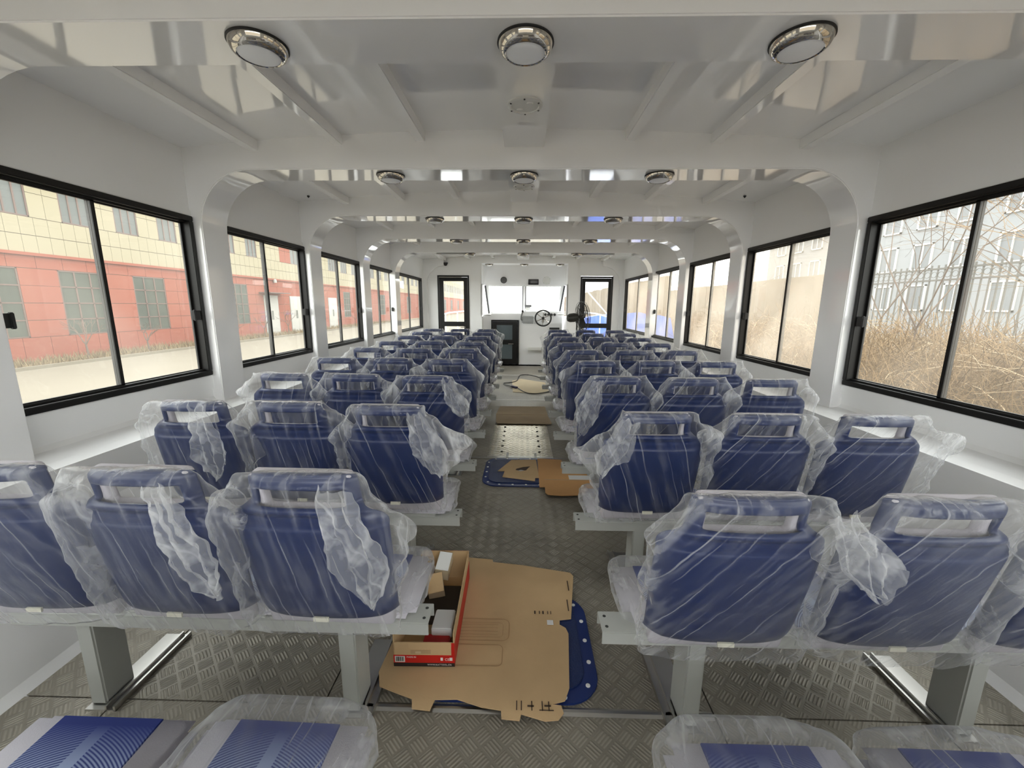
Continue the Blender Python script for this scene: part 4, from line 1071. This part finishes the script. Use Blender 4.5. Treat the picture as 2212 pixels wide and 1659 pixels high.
# ---- left building, parallel with the hull
BX = -20.0
bl = empty('tiled_building', (BX, 0, GZ)); tag(bl, 'two storey building clad in cream and salmon tiles beyond the left windows', 'building')
zr, zt2, ztop = 3.50, 4.93, 10.5
YA, YB = 6.0, 200.0
def hz(z): return z-GZ
# backing wall with joint colour
MB().box(-6, -.06, YA, YB, 0, hz(ztop)).build('wall', M_joint, bl)
wins_up = [(9.0, 10.2)]
y = 11.05
wins_up = [(y+2.42*k, y+2.42*k+1.22) for k in range(9)]
wins_up = [wv for wv in wins_up if wv[1] < 34.2] + [(36.2, 38.0)] + [(43.2+2.9*k, 43.2+2.9*k+1.6) for k in range(50)]
wins_lo = [(8.9, 10.8), (12.3, 14.2), (15.0-.1, 16.6), (17.75, 19.75), (21.2, 23.1), (24.7, 26.5), (28.2, 30.1)]
wins_lo = [(10.6, 12.5), (14.1, 16.3), (17.75, 19.75), (21.2, 23.1), (24.7, 26.5), (28.2, 30.1), (39.0, 40.6), (46.4, 48.2), (58, 60.5), (66, 68), (72, 74.5), (80, 82.5), (88, 90), (96, 99), (106, 109), (116, 119), (128, 131), (140, 144), (155, 159), (170, 175)]
doors = [(31.9, 33.8), (35.5, 37.4), (42.6, 44.6), (50.5, 54.5)]
def inside(y0, y1, spans, pad=0): return any(y0 < b-.02+pad and y1 > a+.02-pad for a, b in spans)
tile_c, tile_r = {}, {}
def tile(parent, name, ya, yb, za, zb, m, cache):
    key = (round(yb-ya, 2), round(zb-za, 2))
    if key not in cache:
        g = .009; cache[key] = MB().box(-.06, 0, g, key[0]-g, g, key[1]-g).mesh(name, m)
    return inst(name, cache[key], parent, (0, ya, hz(za)))
def tiles_band(y0, y1, z0, z1, dy, dz, spans, zspan, m, cache, name, stuffmb=None):
    nz_ = max(1, round((z1-z0)/dz)); dz = (z1-z0)/nz_
    for k in range(nz_):
        za, zb = z0+k*dz, z0+(k+1)*dz; y = y0
        sp = sorted([s_ for s_ in spans]) if (zb > zspan[0]+.02 and za < zspan[1]-.02) else []
        cuts = [y0]
        for a, b in sp:
            if b <= y0 or a >= y1: continue
            cuts += [max(a, y0), min(b, y1)]
        cuts.append(y1)
        for q in range(0, len(cuts), 2):
            a, b = cuts[q], cuts[q+1]
            if b-a < .05: continue
            n = max(1, round((b-a)/dy)); d = (b-a)/n
            for j in range(n):
                if stuffmb is None: tile(bl, name, a+j*d, a+(j+1)*d, za, zb, m, cache)
                else: stuffmb.box(-.06, 0, a+j*d+.012, a+(j+1)*d-.012, hz(za)+.012, hz(zb)-.012)
# near stretch as single tiles, far stretch joined
YS = 26.0
lo_sp = wins_lo+doors
tiles_band(11.0, YS, zr, zt2, .52, .72, [], (0, 0), M_cream, tile_c, 'cream_tile')
tiles_band(11.0, YS, zt2, 6.85, .58, .96, wins_up, (zt2, 6.85), M_cream, tile_c, 'cream_tile')
WB, WT = .12, 2.9
tiles_band(11.0, YS, GZ, WB, 1.0, 1.02, doors, (-1, 1), M_redc, tile_r, 'salmon_tile')
tiles_band(11.0, YS, WB, WT, 1.0, .70, lo_sp, (-1, 9), M_redc, tile_r, 'salmon_tile')
tiles_band(11.0, YS, WT, zr, 1.0, .60, [], (0, 0), M_redc, tile_r, 'salmon_tile')
fc, frd = MB(), MB()
def far_band(y0, y1, z0, z1, dy, dz, spans, zspan, mb_): tiles_band(y0, y1, z0, z1, dy, dz, spans, zspan, None, None, '', mb_)
far_band(YS, YB, zr, zt2, .52, .77, [], (0, 0), fc)
far_band(YA, 11.0, zr, 6.85, 1.0, .77, [], (0, 0), fc); far_band(YA, 11.0, GZ, zr, 1.0, .773, [], (0, 0), frd)
far_band(YS, 34.6, zt2, ztop, .58, .98, wins_up, (zt2, 6.85), fc); far_band(34.6, 41.8, zt2, ztop, .9, .98, wins_up, (zt2, 6.85), frd)
far_band(41.8, YB, zt2, ztop, .7, .98, wins_up, (zt2, 6.85), fc); far_band(YA, YS, 6.85, ztop, 1.0, 1.1, [], (0, 0), fc)
far_band(YS, YB, GZ, WB, 1.0, 1.02, doors, (-1, 1), frd); far_band(YS, YB, WB, WT, 1.0, .70, lo_sp, (-1, 9), frd); far_band(YS, YB, WT, zr, 1.0, .60, [], (0, 0), frd)
tag(fc.build('cream_tiles_far', M_cream, bl), kind='stuff'); tag(frd.build('salmon_tiles_far', M_redc, bl), kind='stuff')
MB().box(-.02, .10, YA, YB, hz(zr)-.10, hz(zr)+.02).build('string_course', M_redc, bl)
def bwin(y0, y1, z0, z1, nv_, nh, gl):
    f_ = MB(); w_ = .05
    f_.box(-.07, -.01, y0, y0+w_, z0, z1).box(-.07, -.01, y1-w_, y1, z0, z1).box(-.07, -.01, y0, y1, z0, z0+w_).box(-.07, -.01, y0, y1, z1-w_, z1)
    for k in range(1, nv_): yy_ = y0+(y1-y0)*k/nv_; f_.box(-.06, -.015, yy_-.03, yy_+.03, z0, z1)
    for k in range(1, nh): zz_ = z0+(z1-z0)*k/nh; f_.box(-.06, -.015, y0, y1, zz_-.025, zz_+.025)
    fo = f_.build('window', M_bframe, bl)
    MB().box(-.10, -.04, y0+.02, y1-.02, z0+.02, z1-.02).build('pane', gl, fo)
for a, b in wins_up: bwin(a, b, hz(zt2), hz(6.85), 3, 1, M_bwin2)
for a, b in wins_lo: bwin(a, b, hz(WB), hz(WT), 3, 4, M_bwin)
for a, b in doors:
    d_ = MB().box(-.05, .03, a+.05, b-.05, 0, hz(2.2)).build('door', M_wdoor, bl)
    MB().box(.03, .05, (a+b)/2-.1, (a+b)/2-.05, 1.2, 1.9).box(.03, .05, (a+b)/2+.05, (a+b)/2+.1, 1.2, 1.9).build('door_window', M_bwin, d_)
    MB().box(-.05, .0, a, b, hz(2.2), hz(WT)).build('door_surround', M_redc, bl)
MB().box(0, .9, 31.4, 34.2, hz(2.35), hz(2.42)).build('canopy', M_bframe, bl)
MB().lathe([(.12, 0), (.12, .2), (.05, .28)], 12, Matrix.Translation((.15, 33.4, hz(3.2)))).build('wall_lamp', M_wdoor, bl)
# kerb and grass strip
tag(MB().box(BX+.1, BX+1.9, YA, YB, GZ, GZ+.03).build('trim_50', M_grass), kind='structure')
kb = MB()
tag(MB().box(BX+1.9, BX+2.05, YA, YB, GZ, GZ+.12).build('kerb', M_road), 'low pale kerb along the grass strip before the tiled building', 'kerb')
gs = MB(); rg = random.Random(9)
for k in range(5200):
    y = rg.uniform(10, 60) if k % 3 else rg.uniform(12, 32); x = BX+rg.uniform(.1, 1.85); h_ = rg.uniform(.12, .42); a = rg.uniform(0, PI)
    dx, dy = math.cos(a)*.03, math.sin(a)*.03; lx_, ly_ = rg.uniform(-.15, .15), rg.uniform(-.15, .15)
    gs.quad((x-dx, y-dy, GZ), (x+dx, y+dy, GZ), (x+lx_, y+ly_, GZ+h_))
tag(gs.build('dry_grass', M_grass), 'dry grass tufts in the strip before the tiled building', 'grass', kind='stuff')

# ---- bare trees
def grow(mb, p, d, r, ln, depth, rng, spread=.55, taper=.62, seg=3, n=5):
    pts = [p]; q = p.copy(); dd = d.copy()
    for k in range(seg):
        dd = (dd+Vector((rng.uniform(-.16, .16), rng.uniform(-.16, .16), rng.uniform(-.05, .12)))).normalized(); q = q+dd*(ln/seg); pts.append(q.copy())
    mb.tube(pts, r, n if depth > 1 else 3, r1=r*taper, cap=False)
    if depth <= 0: return
    for k in range(rng.choice((2, 3, 3))):
        a = rng.uniform(0, 2*PI); sp_ = spread*rng.uniform(.6, 1.3)
        side = dd.orthogonal().normalized(); side = Matrix.Rotation(a, 3, dd) @ side
        nd = (dd*math.cos(sp_)+side*math.sin(sp_)).normalized()
        st = pts[-1] if k < 2 else pts[-2]
        grow(mb, st, nd, r*taper, ln*rng.uniform(.6, .85), depth-1, rng, spread, taper, 2 if depth < 3 else 3, n)
def tree(name, x, y, h_, r, depth, seed, label, group, lean=(0, 0), z=GZ):
    rng = random.Random(seed); root = empty(name, (x, y, z)); tag(root, label, 'tree', group)
    tk = MB(); p1 = Vector((lean[0]*h_*.3, lean[1]*h_*.3, h_*.34))
    tk.tube([Vector((0, 0, 0)), p1*.5+Vector((.02, 0, 0)), p1], r, 6, r1=r*.75); tk.build('trunk', M_bark, root, smooth=True)
    bm_ = MB()
    for k in range(3):
        a = 2*PI*k/3+rng.uniform(-.4, .4); d = Vector((math.cos(a)*.55+lean[0], math.sin(a)*.55+lean[1], 1)).normalized()
        grow(bm_, p1, d, r*.6, h_*.26, depth, rng)
    bm_.build('branches', M_bark, root)
    return root
tl = [(17.35, 1.9, 11), (20.3, 1.6, 12), (23.9, 1.6, 15), (27.0, 1.7, 14), (29.9, 1.8, 18), (33.0, 2.0, 21), (46.5, 2.1, 25)]
tn = ['nearest', 'second nearest', 'third nearest', 'fourth nearest', 'fifth nearest', 'sixth nearest', 'farthest']
for k, (y, h_, sd) in enumerate(tl):
    tree('bare_sapling', BX+1.1, y, h_, .045, 3, sd, 'small pruned bare tree before the salmon wall, %s in the row' % tn[k], 'bare saplings before the tiled building')

# ---- right side: brush bank, fence, trees, apartment block
def bank(x, y):
    return GZ + .40+ 1.0*min(1, max(0, (x-3.6)/2.2)) + .35*nz(x*.7, y*.45, 2.2) + .12*nz(x*3, y*3, 1.1)
bm = bmesh.new(); gx = 26; gy = 130; G = []
for i in range(gx+1):
    G.append([bm.verts.new((x_ := 3.6+5.2*i/gx, y_ := -4+48*j/gy, bank(x_, y_)+.10*nz(x_*7, y_*7, .5))) for j in range(gy+1)])
for i in range(gx):
    for j in range(gy): bm.faces.new((G[i][j], G[i+1][j], G[i+1][j+1], G[i][j+1]))
me = bpy.data.meshes.new('earth_bank'); bm.to_mesh(me); bm.free(); me.materials.append(M_brush)
o = inst('earth_bank', me); tag(o, kind='structure')
tw = MB(); rg = random.Random(21)
for k in range(15000):
    near_ = k % 2
    y = rg.uniform(.5, 8) if near_ else rg.uniform(4, 26); x = rg.uniform(3.8, 8.4)
    if y > 12 and x < 5.4: x = rg.uniform(5.4, 8.4)
    z = bank(x, y)-.02; ln = rg.uniform(.25, .9); a = rg.uniform(0, 2*PI); el = rg.uniform(.1, 1.4)
    d = Vector((math.cos(a)*math.cos(el), math.sin(a)*math.cos(el), math.sin(el)))
    p = Vector((x, y, z+rg.uniform(0, .25))); q = p+d*ln*.5+Vector((0, 0, .05)); e = q+(d+Vector((rg.uniform(-.4, .4), rg.uniform(-.4, .4), -.35))).normalized()*ln*.5
    r_ = rg.uniform(.0018, .004)
    sd = d.orthogonal().normalized()*r_; ud = d.cross(sd)
    i0 = len(tw.v)
    for c_ in (p, q, e): tw.v += [tuple(c_+sd), tuple(c_-sd*.5+ud*.87), tuple(c_-sd*.5-ud*.87)]
    for b_ in (0, 3):
        for j in range(3): j2 = (j+1) % 3; tw.f.append((i0+b_+j, i0+b_+j2, i0+b_+3+j2, i0+b_+3+j))
me = bpy.data.meshes.new('dry_brush'); me.from_pydata(tw.v, [], tw.f); me.materials.append(M_twig)
o = inst('dry_brush', me); tag(o, 'tangled pale dry brush on the bank beyond the right windows', 'brush', kind='stuff')
# long arching canes
cn = MB()
for k in range(230):
    y = rg.uniform(1, 14); x = rg.uniform(4.0, 7.5); p = Vector((x, y, bank(x, y))); a = rg.uniform(0, 2*PI); L_ = rg.uniform(.8, 2.2)
    pts = [p+Vector((math.cos(a)*L_*t*.6, math.sin(a)*L_*t, L_*(.75*t-.55*t*t)+.1)) for t in (0, .25, .5, .75, 1)]
    cn.tube(pts, rg.uniform(.005, .010), 3, r1=.002, cap=False)
tag(cn.build('arching_canes', mat('pale_canes', srgb(160, 140, 110), .9)), 'long pale arching canes growing out of the dry brush', 'brush', kind='stuff')
# iron fence
FX = 9.0
fe = empty('iron_fence', (FX, 0, GZ+.25)); tag(fe, 'dark iron railing fence with an ornate top behind the dry brush', 'fence')
F0, F1 = 3.6, 11.4
pk = MB().box(-.011, .011, -.011, .011, .5, 2.98).box(-.004, .004, -.02, .02, 2.98, 3.10).mesh('picket', M_fence)
y = F0
while y < F1: inst('picket', pk, fe, (0, y, 0)); y += .15
for z in (1.0, 2.78, 3.02): MB().box(-.018, .018, F0, F1, z-.018, z+.018).build('rail', M_fence, fe)
rngp = MB().tube([(0, .062*math.cos(2*PI*k/12), .062*math.sin(2*PI*k/12)) for k in range(12)], .006, 4, True).mesh('ring', M_fence)
y = F0+.075
while y < F1: inst('ring', rngp, fe, (0, y, 2.90)); y += .15
pst = MB().box(-.035, .035, -.035, .035, 0, 3.2).mesh('post', M_fence)
for k in range(4): inst('post', pst, fe, (0, F0+2.6*k, 0))
tr = [(6.4, 6.9, 6.2, 2), (7.6, 5.2, 5.6, 5), (5.9, 4.3, 4.6, 8), (8.0, 9.5, 6.5, 13), (6.6, 13.5, 6.0, 17), (7.8, 3.4, 5.5, 22), (7.2, 19.5, 6.4, 31)]
tn = ['slim bare tree in the middle of the nearest right window', 'bare tree just right of the nearest right window bar', 'twiggy bare shrub at the right edge of the nearest right window', 'bare tree beside the frame of the nearest right window',
      'bare tree seen through the second right window', 'thin bare tree at the far right edge of the picture', 'distant bare tree seen through the third right window']
tr = [t_ for t_ in tr]
for k, (x, y, h_, sd) in enumerate(tr): tree('bare_tree', x, y, h_, .022, 4, sd, tn[k], 'bare trees beyond the right windows')
def shrub(x, y, h_, seed, label):
    rng = random.Random(seed); root = empty('leafless_shrub', (x, y, bank(x, y)-.05)); tag(root, label, 'shrub', 'leafless shrubs beyond the nearest right window')
    st, lf = MB(), MB()
    for k in range(22):
        a = rng.uniform(0, 2*PI); d = Vector((math.cos(a)*.45, math.sin(a)*.45, 1)).normalized()
        grow(st, Vector((rng.uniform(-.3, .3), rng.uniform(-.3, .3), 0)), d, .009, h_*.42, 3, rng, .5, .6, 3, 4)
    n = len(st.v)
    for k in range(2200):
        p = Vector(st.v[rng.randrange(n)]); u = Vector((rng.uniform(-1, 1), rng.uniform(-1, 1), rng.uniform(-1, 1))).normalized(); w_ = u.orthogonal().normalized()
        sz = rng.uniform(.010, .022); lf.quad(p, p+u*sz+w_*sz*.5, p+u*sz*2, p+u*sz-w_*sz*.5)
    st.build('stems', M_twig, root); tag(lf.build('withered_leaves', M_leaf, root), kind='stuff')
M_leaf = mat('withered_brown_leaf', srgb(96, 78, 62), .9, vary=.3)
shrub(6.3, 3.3, 3.6, 3, 'tall leafless shrub filling the right half of the nearest right window')
shrub(7.0, 4.4, 3.4, 6, 'tall twiggy shrub just right of the bar of the nearest right window')
shrub(5.4, 2.5, 3.2, 9, 'tall leafless shrub at the far right edge of the picture')
# apartment block
AXB = 34.0
ap = empty('apartment_block', (AXB, 0, GZ)); tag(ap, 'pale multi storey apartment block beyond the iron fence', 'building')
MB().box(0, 10, 8, 60, 0, 20).build('wall', M_apt, ap)
for k in range(15):
    for j in range(5):
        y0 = 10+k*3.3; z0 = 2.2+j*3.4
        fo = MB().box(-.12, 0, y0, y0+.12, z0, z0+2.2).box(-.12, 0, y0+1.68, y0+1.8, z0, z0+2.2).box(-.12, 0, y0, y0+1.8, z0, z0+.12).box(-.12, 0, y0, y0+1.8, z0+2.08, z0+2.2).box(-.1, 0, y0+.85, y0+.95, z0, z0+2.2).build('window', M_trim, ap)
        MB().box(-.04, .02, y0+.1, y0+1.7, z0+.1, z0+2.1).build('pane', M_aptw, fo)
# concrete retaining wall behind the right-hand brush further forward
cw = empty('concrete_wall', (8.9, 11.6, GZ)); tag(cw, 'long stained concrete wall beyond the forward right windows', 'wall')
for k in range(26):
    MB().box(0, .3, k*3.02, k*3.02+3.0, 0, 3.4+.9*(k > 4)+.04*math.sin(k*3)).build('concrete_panel', M_conc, cw, bevel=.02)
# blue tarpaulin boat ahead on the right
bt_ = MB(); 
bm = bmesh.new(); G = []
G.append([bm.verts.new((1.75+3.2*u_/10, 13.12, GZ+.35)) for u_ in range(11)])
for i in range(13):
    t = i/12
    G.append([bm.verts.new((1.75+3.2*u_/10, 13.2+5.5*t, GZ+2.2*math.sin(PI*min(1, max(0, .12+.76*u_/10)))**.12*(1-.15*t)+.06*nz(u_*.9, t*7, 1)-(1.2 if u_ in (0, 10) else 0))) for u_ in range(11)])
for i in range(13):
    for j in range(10): bm.faces.new((G[i][j], G[i+1][j], G[i+1][j+1], G[i][j+1]))
me = bpy.data.meshes.new('tarp'); bm.to_mesh(me); bm.free(); me.materials.append(M_tarp)
tb = empty('covered_boat', (0, 0, 0)); tag(tb, 'boat under a bright blue tarpaulin seen through the right front door', 'boat')
to = inst('tarpaulin', me, tb); md = to.modifiers.new('s', 'SOLIDIFY'); md.thickness = .03; bake(to); to.data.polygons.foreach_set('use_smooth', [True]*len(to.data.polygons))
MB().box(2.05, 4.6, 13.7, 18.2, GZ+.3, GZ+1.2).build('hull', M_trim, tb, bevel=.2)
# own foredeck with rails
tag(MB().box(-2.4, 2.4, 10.56, 15.5, -.1, .0).build('foredeck', M_wall), kind='structure')
for s in (-1, 1):
    r_ = empty('bow_rail', (0, 0, 0)); tag(r_, 'white tubular bow rail outside the %s front door' % ('left' if s < 0 else 'right'), 'railing')
    MB().tube([(s*2.35, 10.7, 1.22), (s*2.3, 13, 1.30), (s*1.6, 15.3, 1.38)], .022, 8).build('top_rail', M_trim, r_, smooth=True)
    for y, x in ((11.2, 2.34), (12.4, 2.3), (13.6, 2.13), (14.8, 1.78)): MB().tube([(s*x, y, 0), (s*x, y, 1.25+.02*(y-11))], .018, 8).build('rail_post', M_trim, r_, smooth=True)
dg_ = MB().tube([(1.85, 12.4, 2.0), (2.75, 13.0, 1.15)], .02, 8)
tag(dg_.build('mooring_pole', M_trim, smooth=True), 'slanting white pole seen through the right front door', 'pole')
# canopy struts outside the windscreen
for s in (-1, 1):
    st_ = MB().tube([(.04+s*.62, 12.3, 2.25), (.04+s*1.02, 12.3, 1.78)], .012, 6).tube([(.04+s*.52, 12.3, 2.25), (.04+s*.98, 12.3, 1.70)], .012, 6).tube([(.04+s*1.0, 12.3, 0), (.04+s*1.0, 12.3, 2.3)], .02, 6)
    tag(st_.build('canopy_strut', M_trim, smooth=True), 'thin white canopy strut at the upper %s corner of the windscreen' % ('left' if s < 0 else 'right'), 'strut')
tag(MB().box(-.7, .8, 12.25, 12.35, 2.25, 2.3).build('canopy_bar', M_trim), 'white canopy bar above the windscreen outside', 'bar')
